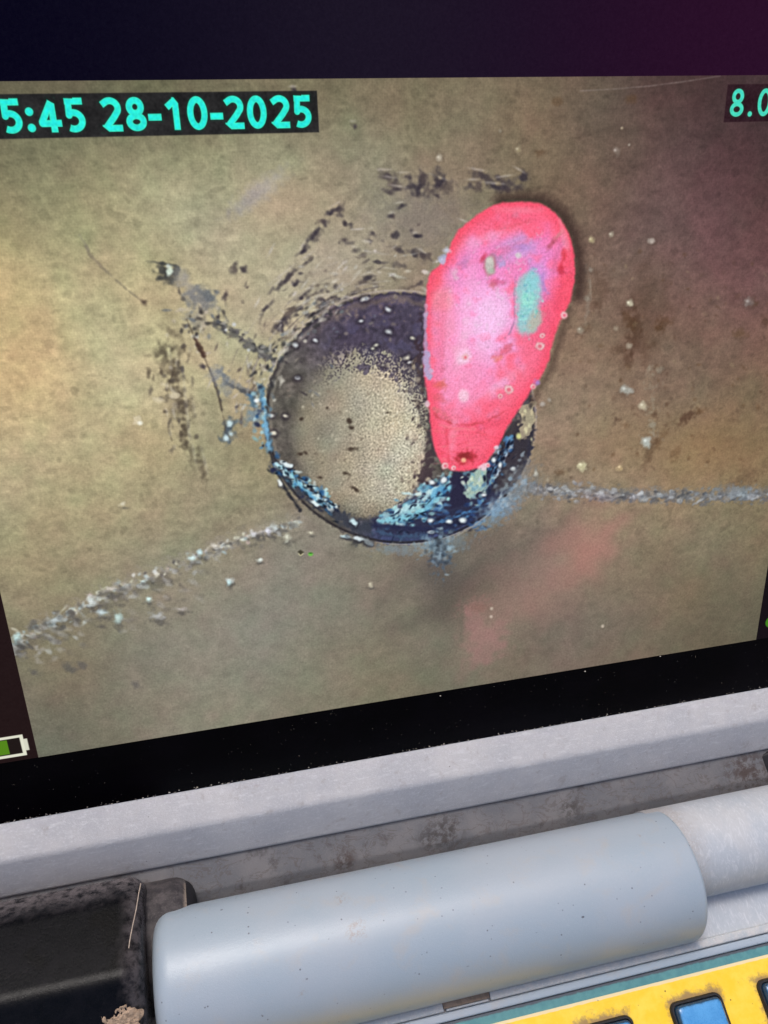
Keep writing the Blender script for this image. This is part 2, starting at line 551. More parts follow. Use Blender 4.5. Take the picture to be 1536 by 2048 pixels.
    # vertical dark strokes below it
    for (x, y, rx, ry, an, a) in [(330, 720, 9, 30, -6, .55), (345, 735, 7, 38, -8, .6), (320, 705, 14, 10, 0, .5), (357, 770, 8, 46, -5, .5), (366, 830, 6, 44, -5, .55), (370, 870, 5, 22, -4, .6),
                                  (381, 905, 4, 26, -10, .55), (402, 925, 5, 24, -14, .7), (350, 668, 20, 6, 30, .45), (360, 700, 16, 7, 20, .45), (380, 815, 5, 16, -8, .4), (352, 800, 16, 34, -4, .28)]:
        blob(x, y, rx * 1.15, ry, an, (74, 64, 54), a * .85, .9, .35)
        blob(x + rx + 3, y, 3, ry * .8, an, (186, 178, 156), a * .4, .6, .2)
    for k in range(40):
        x, y = 350 + rng.normal(0, 22), U(670, 900)
        blob(x, y, U(2, 5), U(3, 9), U(-20, 20), pick([(76, 66, 56), (90, 82, 72), (178, 168, 144)]), U(.3, .7), .5, .2)
    for (x, y, rx, ry) in [(315, 800, 8, 5), (350, 790, 9, 5), (275, 840, 8, 7), (330, 770, 6, 4)]:
        blob(x, y, rx, ry, 20, (212, 196, 156), .75, .5, .3)
    blob(280, 846, 5, 4, 0, (240, 238, 216), .9, .5)
    for (x, y, r) in [(458, 845, 6), (462, 868, 5), (452, 876, 6)]:
        blob(x, y, r * 1.9, r * 1.6, 0, (74, 86, 96), .8, .5, .3)
        blob(x, y, r, r, 0, (196, 226, 230), .9, .4, .2)

    # --- second crack, lower left, with bright crystals
    path = [(20, 1290), (60, 1262), (130, 1232), (190, 1196), (250, 1170), (330, 1138), (400, 1108), (470, 1080), (540, 1058), (600, 1040)]
    line(path, 22, (136, 126, 112), .55, 12, 5)
    line([(x + 6, y + 16) for x, y in path[:6]], 16, (92, 88, 80), .5, 12, 6, N3)
    cr = [(196, 206, 204), (170, 186, 188), (214, 216, 206), (150, 176, 184), (206, 204, 178), (126, 122, 116), (96, 92, 88), (84, 82, 80), (160, 150, 138), (188, 160, 150)]
    P = np.array(path, float)
    for k in range(210):
        t = U(0, 1) ** 0.8 * (len(P) - 1.001)
        i = int(t)
        x, y = P[i] + (P[i + 1] - P[i]) * (t - i)
        spread = 3.5 + 6 * (1 - t / 9) ** 1.5 * 1.6
        x, y = x + rng.normal(0, 5), y + rng.normal(2, spread)
        blob(x, y, U(2, 6.5) * (1.2 - t / 22), U(1.6, 4), U(-60, 60), pick(cr), U(.35, .85), .5, .25)
    for k in range(60):
        x = U(60, 420)
        y = 1262 - 0.42 * (x - 60) + U(12, 80)
        blob(x, y, U(4, 12), U(3, 5), U(-15, 45), pick([(96, 90, 82), (84, 80, 76), (140, 134, 122), (150, 146, 136)]), U(.2, .55), .7, .3)
    for (x, y, rx, ry, c) in [(33, 1279, 9, 10, (176, 226, 228)), (285, 1163, 7, 4, (190, 214, 216)), (298, 1198, 7, 6, (192, 226, 222)), (183, 1205, 7, 9, (186, 200, 196)), (205, 1226, 10, 6, (160, 180, 184)),
                              (236, 1236, 7, 12, (156, 184, 178)), (385, 1116, 9, 6, (184, 216, 214)), (400, 1106, 6, 6, (172, 210, 214)), (432, 1092, 8, 4, (216, 212, 196)), (460, 1160, 6, 4, (200, 214, 214)), (458, 1165, 3, 5, (176, 214, 214)),
                              (505, 1068, 8, 5, (190, 190, 196)), (536, 1063, 8, 5, (206, 208, 222)), (552, 1057, 8, 5, (188, 202, 204)), (575, 1075, 5, 6, (214, 216, 190)), (222, 1178, 14, 5, (168, 160, 146)), (520, 1120, 6, 3, (206, 216, 206)),
                              (315, 1232, 12, 6, (146, 146, 142)), (740, 1169, 4, 4, (178, 168, 140)), (245, 1009, 5, 4, (192, 182, 150)), (110, 1240, 14, 7, (150, 160, 164)), (360, 1218, 9, 4, (158, 152, 144)), (622, 1066, 5, 3, (196, 190, 160))]:
        blob(x + 2, y + ry + 3, rx * 1.3, ry * .9, 0, (74, 72, 70), .6, .7, .3)
        blob(x, y, rx, ry, U(-20, 20), c, .8, .7, .35)
        blob(x - 1, y - 1, rx * .45, ry * .45, 0, tuple(min(255, q + 30) for q in c), .7, .6, .3)
    for (x, y, rx, ry) in [(47, 1290, 9, 9), (66, 1252, 8, 10), (140, 1335, 13, 8), (164, 1330, 9, 6), (70, 1345, 10, 7), (40, 1312, 8, 5), (152, 1243, 11, 7), (140, 1228, 9, 6), (272, 1368, 8, 6)]:
        blob(x, y, rx, ry, 20, (84, 82, 80), .6, .6, .2)
    for k in range(130):
        t = U(0, 1) ** 1.4 * (len(P) - 1.001)
        i = int(t)
        x, y = P[i] + (P[i + 1] - P[i]) * (t - i)
        y += abs(rng.normal(0, 26)) * (1.1 - t / 10) + 3
        blob(x + rng.normal(0, 8), y, U(3, 10), U(2, 5), U(-30, 50), pick([(74, 72, 70), (88, 84, 80), (100, 96, 90), (150, 150, 144), (170, 172, 166)]), U(.25, .65), .6, .35)
    # small artefact pair
    poly([(595, 1103), (601, 1099), (608, 1104), (601, 1111)], (70, 66, 52), .9, 1.5)
    line([(597, 1107), (601, 1111), (606, 1107)], 1.5, (216, 206, 150), .9, 1)
    blob(621, 1108, 4.5, 3.5, 0, (96, 200, 60), .9, .4)
    blob(621, 1106, 3, 1, 0, (30, 60, 24), .8, .4)

    # --- water line with bubbles, right
    line([(1030, 975), (1080, 978), (1140, 982), (1220, 988), (1300, 990), (1400, 992), (1480, 990), (1700, 990)], 20, (104, 102, 102), .8, 9, 3)
    line([(1200, 992), (1320, 996), (1420, 996), (1700, 996)], 9, (80, 82, 88), .6, 6, 3)
    for k in range(120):
        x = 1035 + 600 * U(0, 1) ** 1.3
        y = 980 + 12 * min(1, (x - 1035) / 160) + rng.normal(0, 7)
        r = U(2, 5.5)
        blob(x, y, r * 1.3, r, 0, pick([(134, 140, 146), (158, 162, 166), (116, 120, 126), (92, 92, 96), (142, 128, 112)]), U(.3, .75), .5, .2)
    for (x, y, r) in [(1080, 977, 7), (1098, 980, 6), (1112, 985, 8), (1128, 976, 6), (1140, 986, 7), (1162, 981, 6), (1150, 966, 6), (1176, 985, 7), (1200, 990, 8), (1230, 984, 9), (1222, 996, 6), (1280, 992, 8), (1295, 1000, 6), (1186, 975, 6), (1118, 998, 5), (1360, 1002, 6), (1346, 986, 8), (1425, 995, 10), (1470, 985, 16), (1500, 992, 12)]:
        r *= .8
        blob(x, y, r, r * .85, 0, (92, 94, 100), .7, .4, .25)
        blob(x - 1, y - 1, r * .95, r * .8, 0, (176, 178, 178), .6, .4, .25)
        blob(x + .5, y + .5, r * .55, r * .45, 0, (108, 106, 108), .6, .5, .2)
    for k in range(190):
        x = 1035 + 560 * U(0, 1) ** 1.2
        y = 978 + 13 * min(1, (x - 1035) / 160) + rng.normal(0, 6 + 3 * U(0, 1))
        blob(x, y, U(2, 7), U(1.2, 3.2), U(-35, 35), pick([(72, 72, 76), (84, 82, 84), (150, 154, 158), (176, 180, 182), (120, 116, 112), (96, 100, 108)]), U(.3, .8), .5, .35)
    blob(1480, 962, 40, 12, -30, (98, 78, 58), .5, .8, .2)
    blob(1470, 985, 40, 12, 0, (98, 114, 126), .5, .8, .3)

    # --- loose specks on the right half
    brn = [(88, 62, 42), (82, 58, 44), (96, 70, 46)]
    for (x, y, rx, ry, an, a) in [(1268, 655, 12, 40, 4, .6), (1258, 640, 10, 20, -20, .5), (1328, 642, 14, 8, 10, .5), (1320, 655, 10, 9, 0, .6), (1256, 720, 8, 16, 0, .45), (1380, 830, 18, 8, -25, .7), (1400, 822, 10, 5, -20, .5), (1365, 845, 10, 6, -20, .5),
                                  (1235, 700, 16, 7, 0, .35), (1302, 900, 8, 28, 25, .35), (1320, 880, 7, 24, 30, .35), (1350, 908, 8, 16, 30, .3), (1480, 668, 12, 9, 0, .45), (1505, 606, 10, 9, 0, .35), (1190, 612, 10, 7, 0, .4), (1175, 655, 9, 7, 0, .4), (1310, 830, 5, 7, 0, .5),
                                  (1120, 945, 10, 5, 0, .4), (1250, 850, 6, 5, 0, .4), (1262, 198, 12, 8, 0, .45), (1115, 202, 10, 8, 0, .35), (1080, 305, 10, 7, 0, .4), (1290, 700, 8, 30, 0, .25), (1530, 640, 8, 10, 0, .4), (1200, 580, 20, 30, 0, .25)]:
        blob(x, y, rx, ry, an, pick(brn), a, .6, .22)
    for k in range(150):
        x, y = U(1130, 1536), U(500, 970)
        blob(x, y, U(2, 6), U(2, 4), U(0, 180), pick(brn + [(138, 116, 84), (84, 66, 54)]), U(.12, .4), .6, .2)
    for (x, y, r, c, a) in [(1258, 607, 8, (196, 188, 156), .95), (1250, 780, 11, (158, 160, 150), .9), (1285, 812, 9, (196, 184, 150), .9), (1293, 884, 11, (178, 186, 178), .95), (1163, 932, 11, (204, 190, 146), .95), (1240, 936, 8, (196, 168, 120), .7),
                            (1303, 482, 6, (176, 158, 148), .95), (1182, 480, 7, (182, 166, 120), .8), (1222, 470, 7, (158, 146, 124), .8), (1232, 303, 9, (130, 116, 104), .8), (1258, 290, 2.5, (170, 156, 140), .9), (1243, 256, 2.5, (170, 150, 120), .9), (1497, 605, 10, (122, 108, 104), .8),
                            (1071, 947, 6, (226, 222, 206), .95), (1258, 692, 6, (184, 172, 146), .7), (1232, 658, 6, (150, 134, 110), .7), (1160, 660, 7, (150, 140, 118), .7), (1172, 596, 6, (160, 150, 128), .7), (1180, 540, 5, (156, 148, 132), .7), (1320, 740, 6, (126, 116, 100), .6), (1305, 850, 6, (150, 142, 124), .6),
                            (1036, 300, 8, (160, 146, 110), .6), (878, 316, 7, (184, 172, 148), .8), (1085, 808, 5, (176, 172, 160), .8), (1098, 800, 5, (164, 156, 142), .7), (1262, 780, 5, (170, 170, 160), .7), (1095, 960, 4, (176, 160, 130), .7), (1000, 262, 3, (150, 140, 120), .5)]:
        r, a = r * .82, a * .85
        blob(x + 1.5, y + 2, r * 1.35, r * 1.35, 0, (74, 60, 50), .45 * a, .6)
        blob(x, y, r, r * 1.05, U(0, 90), c, a, .5, .2)
        if r > 5:
            blob(x + r * .15, y + r * .2, r * .45, r * .45, 0, tuple(max(0, q - 26) for q in c), .55, .6)
            blob(x - r * .3, y - r * .35, r * .35, r * .3, 0, tuple(min(255, q + 36) for q in c), .8, .5)
    for k in range(60):
        x, y = 1308 + rng.normal(0, 10), U(730, 880)
        blob(x, y, U(1.5, 3.5), U(2, 5), 0, (134, 120, 100), U(.15, .45), .6)
    line([(1172, 530), (1180, 570), (1176, 610), (1170, 650)], 5, (136, 128, 112), .3, 4, 2)

    # --- shadow and blurred mirror image in the wet floor
    blob(960, 1130, 130, 66, -25, (92, 82, 76), .6, 1.0, .25, N4)
    blob(895, 1165, 40, 58, 0, (86, 80, 76), .6, .9, .25, N4)
    blob(930, 1200, 80, 40, -20, (88, 78, 68), .5, .9)
    poly([(930, 1205), (985, 1160), (1080, 1100), (1160, 1040), (1240, 1040), (1225, 1115), (1130, 1195), (1030, 1262), (960, 1330), (930, 1330)], (146, 104, 94), .46, 46, 12, N4)
    blob(1185, 1085, 60, 42, -45, (176, 106, 96), .38, 1.0, .25, N4)
    blob(1160, 1125, 48, 22, -40, (168, 98, 90), .25, 1.0, .2, N4)
    blob(948, 1215, 26, 14, -20, (150, 98, 92), .42, .8, .25)
    poly([(930, 1222), (960, 1232), (1018, 1262), (1012, 1296), (955, 1330), (934, 1320)], (150, 98, 96), .46, 20, 8, N3)
    blob(958, 1215, 20, 8, 0, (120, 86, 76), .5, .7)
    blob(1080, 1195, 60, 22, -35, (140, 98, 88), .35, .9, .1, N4)
    line([(925, 1200), (922, 1280)], 6, (96, 90, 78), .5, 6)
    for (x, y) in [(983, 1217), (982, 1233), (1205, 1252), (1045, 1360)]:
        blob(x, y, 3, 3, 0, (190, 170, 150), .8, .4)

    # --- the ring
    s = sl(480, 540, 1120, 1130)
    x, y = PX[s], PY[s]
    ca, sa = math.cos(math.radians(8)), math.sin(math.radians(8))
    u = ((x - 799) * ca + (y - 836) * sa) / 270
    w = (-(x - 799) * sa + (y - 836) * ca) / 252
    rr = np.sqrt(u * u + w * w)
    th = np.degrees(np.arctan2(w, u))           # -90 = top
    inside = ss((1.004 + 0.010 * N2[s] - rr) / 0.02)
    top = ss((-w + 0.1) / 0.75)
    left = ss((-u - 0.45) / 0.4) * (1 - top * 0.5)
    right = ss((u - 0.1) / 0.5)
    base = np.zeros(x.shape + (3,), np.float32) + np.array((92, 86, 80), np.float32)
    base = base + (np.array((80, 72, 90), np.float32) - base) * top[..., None]
    base = base + (np.array((98, 93, 86), np.float32) - base) * left[..., None]
    bot = ss((w - 0.35) / 0.4) * ss((u + 0.35) / 0.4)
    base = base + (np.array((60, 68, 100), np.float32) - base) * bot[..., None]
    base *= (1 + 0.07 * N2[s] + 0.06 * N3[s])[..., None]
    put(s, inside, base, True)
    # brown rust freckles in the top of the ring
    m = inside * ss((N2[s] + 0.5 * N1[s] - 0.9) / 0.8) * ss((-w - 0.62) / 0.15) * 0.4
    put(s, m, (112, 92, 80))
    m = inside * ss((N3[s] + 0.3 * N2[s] - 0.2) / 0.9) * ss((-w - 0.40) / 0.15) * ss((0.86 - rr) / .1) * 0.55
    put(s, m, (70, 66, 92))
    m = ss(1 - np.abs(rr - 0.93 - 0.012 * N3[s]) / 0.045) * ss((-w - .2) / .3) * ss((u + .9) / .5) * inside * .5
    put(s, m, (116, 98, 86))
    # rim: light lip above, dark groove inside
    m = ss(1 - np.abs(rr - 1.012) / 0.014) * ss((-w + 0.25) / 0.6) * 0.55
    put(s, m, (168, 152, 142))
    m = ss(1 - np.abs(rr - 0.985) / 0.018) * (0.45 + 0.45 * ss((w + 0.3) / 0.5))
    put(s, m, (44, 40, 44))
    m = ss(1 - np.abs(rr - 1.0) / 0.007) * ss((w - 0.35) / 0.2) * ss((u + .1) / .2) * .8
    put(s, m, (150, 140, 128))
    m = ss(1 - np.abs(rr - 0.955) / 0.02) * ss((-u - .5) / .3) * .45
    put(s, m, (128, 120, 106))

    # --- gritty ball inside the ring
    bx = np.where(x < 722, (x - 722) / 134, (x - 722) / 130)
    by = np.where(y < 885, (y - 885) / 164, (y - 885) / 152)
    rb = np.sqrt(np.abs(bx) ** 2.2 + np.abs(by) ** 2.2)
    up = ss((-by + .1) / .6) * ss((bx + .75) / .5)
    soft = 0.04 + 0.15 * ss((-bx - 0.1) / .6)
    edge = rb + up * (0.07 * N3[s] + 0.06 * N2[s] + 0.03 * N1[s]) + 0.012 * N2[s]
    m = ss((1 + soft - edge) / (2 * soft))
    c = np.zeros(x.shape + (3,), np.float32) + np.array((188, 178, 156), np.float32)
    lit = ss((bx + 1.0) / 1.7)
    c = c * (0.74 + 0.30 * lit)[..., None]
    c *= (1 - 0.22 * ss((by - 0.55) / .5) - 0.05 * ss((rb - .8) / .25))[..., None]
    grit = (0.022 + 0.050 * ss((bx + .55) / .8))
    c *= (1 + grit * (1.0 * NB[s]) + 0.02 * N3[s])[..., None]
    c *= 1 + np.stack([N4[s], 0 * N4[s], -N4[s]], -1) * 0.012
    put(s, m, np.clip(c, 0, 254), True)
    # halo of grit at the top of the ball
    m = ss((1.26 - rb) / .22) * ss((rb - .93) / .08) * up * ss((NB[s] * .9 + .6 * N2[s] - 0.15) / .5) * .85
    put(s, m, (178, 168, 150), True)
    m = ss((1.16 - rb) / .12) * ss((rb - .80) / .1) * up * ss((-NB[s] * .9 - .6 * N2[s] - 0.55) / .5) * .8
    put(s, m, (74, 66, 74), True)
    line([(566, 800), (568, 850), (578, 905), (606, 952), (650, 1000), (700, 1034), (745, 1044), (790, 1030)], 9, (74, 70, 66), .55, 10, 2)
    # bright flecks on the lit side of the ball
    m = m * 0 + ss((N1[s] * .9 + .5 * N2[s] - 1.25) / .6) * ss((bx - .0) / .5) * ss((1 - rb) / .1) * .6
    put(s, m, (236, 228, 206), True)
    # dark band between ball and tag
    line([(846, 700), (852, 760), (872, 850), (866, 900), (850, 950), (868, 1000)], 26, (70, 56, 62), .85, 7, 6)
    line([(856, 640), (852, 700)], 30, (64, 50, 60), .8, 8, 4)
    for k in range(60):
        xx, yy = 838 + rng.normal(0, 12), U(720, 1000)
        blob(xx, yy, U(2, 6), U(2, 5), U(0, 180), pick([(60, 48, 52), (92, 78, 72), (196, 180, 150), (150, 132, 110)]), U(.4, .85), .45, .2)
    for (xx, yy, a, b, an) in [(699, 842, 5, 5, 0), (702, 855, 5, 4, 0), (705, 897, 9, 4, 0), (601, 908, 5, 3, 0), (693, 947, 6, 4, 20), (710, 978, 10, 4, 35), (604, 838, 4, 5, 0), (774, 825, 5, 2, 0), (655, 815, 4, 3, 0), (612, 906, 5, 4, 30), (640, 955, 5, 3, 0)]:
        blob(xx, yy, a, b, an, (62, 50, 42), .85, .4, .2)
    for k in range(70):
        xx, yy = U(600, 830), U(780, 1020)
        blob(xx, yy, U(1.5, 4), U(1.5, 3), U(0, 180), pick([(120, 106, 90), (104, 92, 78), (196, 184, 156)]), U(.25, .6), .5, .2)
    # sparkles in the upper ring
    for (xx, yy, r) in [(730, 598, 7), (775, 619, 6), (778, 664, 7), (752, 690, 5), (722, 642, 4), (592, 690, 6), (595, 756, 5), (630, 680, 4), (814, 716, 6), (818, 725, 5), (745, 697, 4), (825, 676, 4), (766, 730, 4), (543, 831, 5), (547, 866, 6), (570, 832, 5)]:
        blob(xx, yy + 1, r * 1.9, r * 1.5, 0, (40, 34, 44), .6, .5)
        blob(xx, yy, r * U(.7, 1.05), r * U(.45, .7), U(-30, 30), pick([(244, 244, 236), (236, 230, 200), (216, 224, 226)]), .85, .6, .2)
    for k in range(45):
        t = math.radians(U(185, 275))
        q = U(.62, .98)
        blob(799 + 270 * q * math.cos(t), 836 + 252 * q * math.sin(t), U(2, 6), U(1.5, 3), U(0, 180), pick([(118, 104, 92), (146, 132, 116), (44, 38, 46), (90, 96, 110)]), U(.3, .7), .45, .2)
    # pitted left shoulder of the rim
    for k in range(110):
        t = math.radians(U(183, 245))
        q = rng.normal(1.02, .05)
        blob(799 + 270 * q * math.cos(t), 836 + 252 * q * math.sin(t), U(2, 8), U(2, 4), math.degrees(t) + 90 + U(-40, 40), pick([(58, 56, 58), (72, 70, 68), (150, 146, 138), (186, 180, 164), (92, 100, 104), (46, 44, 48)]), U(.4, .85), .45, .25)

    # --- blue glints of the wet metal
    ice = [(112, 190, 214), (58, 124, 178), (178, 222, 232), (36, 78, 126), (150, 200, 206), (92, 150, 180), (198, 216, 204), (58, 104, 150)]
    navy = [(34, 38, 58), (42, 46, 72), (28, 30, 46), (50, 62, 96)]
    line([(520, 770), (528, 820), (532, 860), (540, 900)], 11, (78, 122, 152), .85, 5, 2)
    blob(512, 830, 24, 15, -25, (92, 118, 136), .75, .7, .3)
    blob(508, 800, 12, 12, 0, (66, 104, 130), .8, .5, .3)
    for k in range(34):
        xx, yy = 520 + rng.normal(0, 11), 825 + rng.normal(0, 32)
        blob(xx, yy, U(2, 6), U(2, 4), U(0, 180), pick(ice + navy), U(.4, .85), .45, .2)
    blob(513, 801, 5, 4, 0, (232, 246, 246), .95, .4)
    line([(540, 905), (552, 940), (572, 980), (600, 1020)], 6, (36, 36, 44), .85, 3, 1)
    line([(552, 930), (580, 960), (620, 990), (665, 1020), (705, 1050), (735, 1055)], 24, (58, 62, 74), .9, 6, 3)
    for k in range(120):
        t = U(0, 1)
        xx = 548 + 120 * t + rng.normal(0, 6)
        yy = 925 + 95 * t - 22 * math.sin(t * 3.14) * .2 + rng.normal(0, 8)
        blob(xx, yy, U(2.5, 7.5), U(2, 4.5), 35 + U(-50, 50), pick(ice + navy[:2] + [(206, 226, 226)]), U(.55, .95), .4, .2)
    for (xx, yy, a, b, an) in [(556, 930, 9, 5, 30), (576, 930, 8, 5, 20), (570, 945, 12, 5, 45), (560, 965, 8, 4, 60), (658, 1014, 9, 5, 40), (630, 1005, 9, 4, 30), (705, 1042, 9, 5, 45), (722, 1078, 12, 4, 10), (690, 1073, 10, 3, 10), (735, 1084, 9, 4, 20), (648, 1000, 6, 4, 30)]:
        blob(xx + 2, yy + 4, a * 1.3, b * 1.3, an, (40, 40, 50), .75, .5, .2)
        blob(xx, yy, a, b, an, pick([(216, 236, 236), (190, 226, 232), (226, 232, 226)]), .95, .4, .25)
    blob(718, 1080, 26, 8, 8, (50, 50, 56), .6, .5, .3)
    blob(716, 1077, 12, 3, 10, (206, 220, 226), .9, .4, .2)
    # right-hand bowl of the ring
    poly([(742, 1040), (800, 1010), (850, 985), (880, 955), (930, 945), (980, 920), (1010, 880), (1040, 850), (1068, 860), (1058, 920), (1020, 980), (960, 1035), (900, 1068), (820, 1078), (750, 1070)], (46, 48, 72), .92, 5, 3)
    poly([(1000, 870), (1066, 800), (1068, 860), (1050, 930), (1020, 975), (985, 985)], (58, 52, 58), .85, 6, 2)
    for k in range(150):
        t = U(0, 1)
        xx, yy = 770 + 130 * t + rng.normal(0, 9), 1042 - 78 * t ** 1.4 + rng.normal(0, 11 + 9 * t)
        if 902 < xx < 936 or yy > 1062:
            continue
        blob(xx, yy, U(3, 9), U(2, 5), U(-60, 30), pick(ice + [(130, 200, 210), (140, 206, 206)]), U(.55, .95), .4, .2)
    line([(765, 1042), (800, 1028), (838, 1016)], 16, (138, 184, 192), .75, 5, 4)
    for (P_, w_, c_) in [([(762, 1044), (800, 1036), (846, 1020), (880, 992)], 9, (120, 196, 216)), ([(790, 1024), (840, 1006), (872, 972)], 7, (170, 222, 232)), ([(862, 1000), (884, 968), (896, 955)], 8, (96, 166, 206)),
                         ([(860, 1046), (900, 1040), (945, 1018), (975, 990)], 5, (70, 130, 190)), ([(985, 950), (1004, 905), (1022, 872)], 6, (96, 160, 204)), ([(970, 978), (990, 955)], 5, (150, 200, 216)), ([(1000, 990), (1030, 945), (1046, 905)], 3, (120, 136, 150))]:
        line(P_, w_, c_, .75, 3, 2)
    for (P_, w_, c_) in [([(552, 926), (580, 950), (604, 972)], 7, (150, 208, 222)), ([(590, 962), (625, 992), (660, 1014)], 7, (96, 164, 200)), ([(630, 990), (664, 1012)], 4, (190, 226, 232)), ([(528, 800), (531, 850), (537, 895)], 5, (110, 170, 206))]:
        line(P_, w_, c_, .75, 3, 2)
    poly([(905, 940), (936, 944), (934, 1010), (900, 1018)], (42, 40, 64), .9, 4, 1)
    poly([(938, 948), (975, 930), (974, 975), (940, 1000), (930, 985)], (152, 184, 164), .9, 4, 2.5)
    for k in range(46):
        xx, yy = 955 + rng.normal(0, 13), 968 + rng.normal(0, 18)
        blob(xx, yy, U(2, 6), U(2, 5), U(-40, 90), pick([(120, 170, 180), (176, 200, 170), (200, 220, 200), (90, 140, 160), (190, 208, 160)]), U(.5, .9), .4, .2)
    for k in range(70):
        t = U(0, 1)
        xx, yy = 975 + 45 * t + rng.normal(0, 8), 965 - 85 * t + rng.normal(0, 10)
        blob(xx, yy, U(2, 5), U(3, 7), 25 + U(-30, 30), pick([(70, 124, 172), (52, 90, 140), (120, 170, 206), (30, 36, 56), (168, 190, 206), (34, 40, 64)]), U(.5, .9), .4, .2)
    for k in range(70):
        xx, yy = U(860, 980), U(1005, 1062)
        blob(xx, yy, U(3, 9), U(2, 4), U(-40, 10), pick([(52, 92, 150), (40, 64, 116), (36, 40, 66), (86, 140, 190), (30, 32, 54)]), U(.35, .8), .45, .2)
    for k in range(38):
        t = U(0, 1)
        xx, yy = 770 + 130 * t + rng.normal(0, 12), 1046 - 80 * t ** 1.4 + rng.normal(0, 12 + 9 * t)
        blob(xx, yy, U(2, 7), U(1, 2.4), U(-70, 20), pick([(18, 26, 44), (24, 40, 66), (30, 56, 92)]), U(.6, .95), .4, .25)
    for k in range(45):
        t = U(0, 1)
        blob(550 + 120 * t + rng.normal(0, 7), 926 + 95 * t + rng.normal(0, 8), U(2, 6), U(1, 2.4), 35 + U(-50, 50), pick([(18, 24, 34), (28, 40, 56)]), U(.6, .95), .4, .25)
    for k in range(40):
        t = U(0, 1)
        blob(975 + 45 * t + rng.normal(0, 9), 965 - 85 * t + rng.normal(0, 10), U(1, 3), U(2, 6), 25 + U(-30, 30), (22, 26, 44), U(.6, .95), .4, .2)
    line([(752, 1050), (800, 1055), (860, 1058), (905, 1054)], 9, (40, 44, 74), .85, 4, 1.5)
    line([(748, 1062), (800, 1072), (850, 1072)], 8, (62, 92, 126), .6, 5, 3)
    for (xx, yy, a, b) in [(864, 965, 6, 4), (887, 960, 6, 6), (861, 1041, 6, 4), (898, 1043, 6, 4), (862, 1064, 6, 3), (925, 1040, 7, 5), (1026, 937, 5, 4), (1000, 930, 4, 6), (968, 990, 5, 3), (987, 920, 4, 5)]:
        blob(xx, yy, a * 1.5, b * 1.6, 0, (30, 32, 50), .6, .5)
        blob(xx, yy, a, b, 0, (226, 238, 240), .95, .4, .1)
    line([(905, 1076), (950, 1050), (1000, 1008), (1040, 960), (1060, 915)], 3, (140, 130, 118), .7, 2, 1)
    poly([(1042, 812), (1068, 805), (1066, 845), (1060, 872), (1040, 878)], (166, 150, 116), .85, 3, 3)
    for k in range(24):
        blob(1052 + rng.normal(0, 8), 845 + rng.normal(0, 20), U(2, 4), U(2, 5), 0, pick([(206, 196, 146), (120, 106, 92), (190, 170, 130), (60, 54, 56)]), U(.5, .9), .4, .2)
    blob(1037, 872, 5, 6, 0, (214, 214, 132), .9, .4)
    # blue spill onto the wet floor
    blob(1005, 1010, 48, 20, -42, (92, 118, 140), .8, .7, .25)
    blob(990, 1020, 20, 9, -40, (108, 146, 180), .7, .6, .25)
    blob(1040, 960, 34, 28, -40, (104, 106, 106), .6, .8, .2)
    blob(878, 1100, 18, 36, 0, (72, 88, 104), .8, .6, .35)
    blob(868, 1094, 26, 14, 0, (108, 138, 158), .65, .7, .3)
    blob(875, 1088, 5, 16, 0, (34, 40, 50), .8, .5, .2)
    blob(905, 1085, 30, 14, -10, (96, 116, 130), .5, .8, .3)
    blob(800, 1098, 40, 9, 0, (100, 122, 138), .55, .8, .35)
    for k in range(60):
        blob(880 + rng.normal(0, 16), 1105 + rng.normal(0, 18), U(2, 5), U(2, 5), 0, pick([(116, 150, 176), (60, 72, 86), (140, 166, 180), (50, 54, 60)]), U(.3, .7), .5, .2)
    for k in range(40):
        t = U(0, 1)
        blob(985 + 70 * t + rng.normal(0, 8), 1025 - 65 * t + rng.normal(0, 8), U(2, 6), U(2, 4), -40, pick([(120, 160, 190), (140, 150, 156), (90, 116, 140), (168, 180, 186)]), U(.3, .75), .5, .2)

    line([(1160, 182), (1230, 178), (1300, 172), (1370, 163), (1440, 152)], 1.6, (150, 132, 128), .45, 1.2, .3)
    line([(1180, 560), (1182, 600)], 2, (150, 140, 126), .3, 2)
    # --- the red tag
    tag = [(1028, 404), (1077, 407), (1112, 428), (1137, 467), (1148, 513), (1148, 558), (1140, 601), (1124, 636), (1112, 662), (1103, 695), (1095, 724), (1080, 757), (1057, 788), (1038, 818), (1019, 848),
           (998, 886), (978, 919), (960, 935), (930, 941), (903, 940), (881, 926), (870, 900), (863, 871), (859, 829), (853, 789), (848, 741), (848, 700), (850, 643), (852, 597), (855, 566), (862, 546), (878, 530), (892, 510), (903, 484), (918, 460), (940, 441), (969, 420), (996, 408)]
    tg = smooth(tag, 3)
    # shade round its upper right
    line([(1000, 402), (1040, 396), (1085, 400), (1125, 428), (1150, 475), (1160, 530), (1156, 590)], 26, (58, 42, 38), .75, 14, 1)
    line([(1140, 620), (1116, 690), (1100, 740), (1066, 800)], 14, (72, 56, 48), .55, 10, 1)
    s = sl(825, 385, 1170, 960)
    x, y = PX[s], PY[s]
    d = poly_dist(s, tg) + 0.5 * N2[s] + 0.5 * N3[s]
    mt = ss((3.6 - d) / 7.2)
    ins = np.clip(-d, 0, 200)
    body = np.zeros(x.shape + (3,), np.float32) + np.array((250, 112, 144), np.float32)
    def tint(xx, yy, rx, ry, an, c, a, soft=.9, nz=.15):
        nonlocal body
        c_, s_ = math.cos(math.radians(an)), math.sin(math.radians(an))
        uu, ww = ((x - xx) * c_ + (y - yy) * s_) / rx, (-(x - xx) * s_ + (y - yy) * c_) / ry
        r = np.sqrt(uu * uu + ww * ww) + nz * N3[s]
        m = (a * ss((1 + soft - r) / (2 * soft)))[..., None]
        body = body * (1 - m) + np.array(c, np.float32) * m
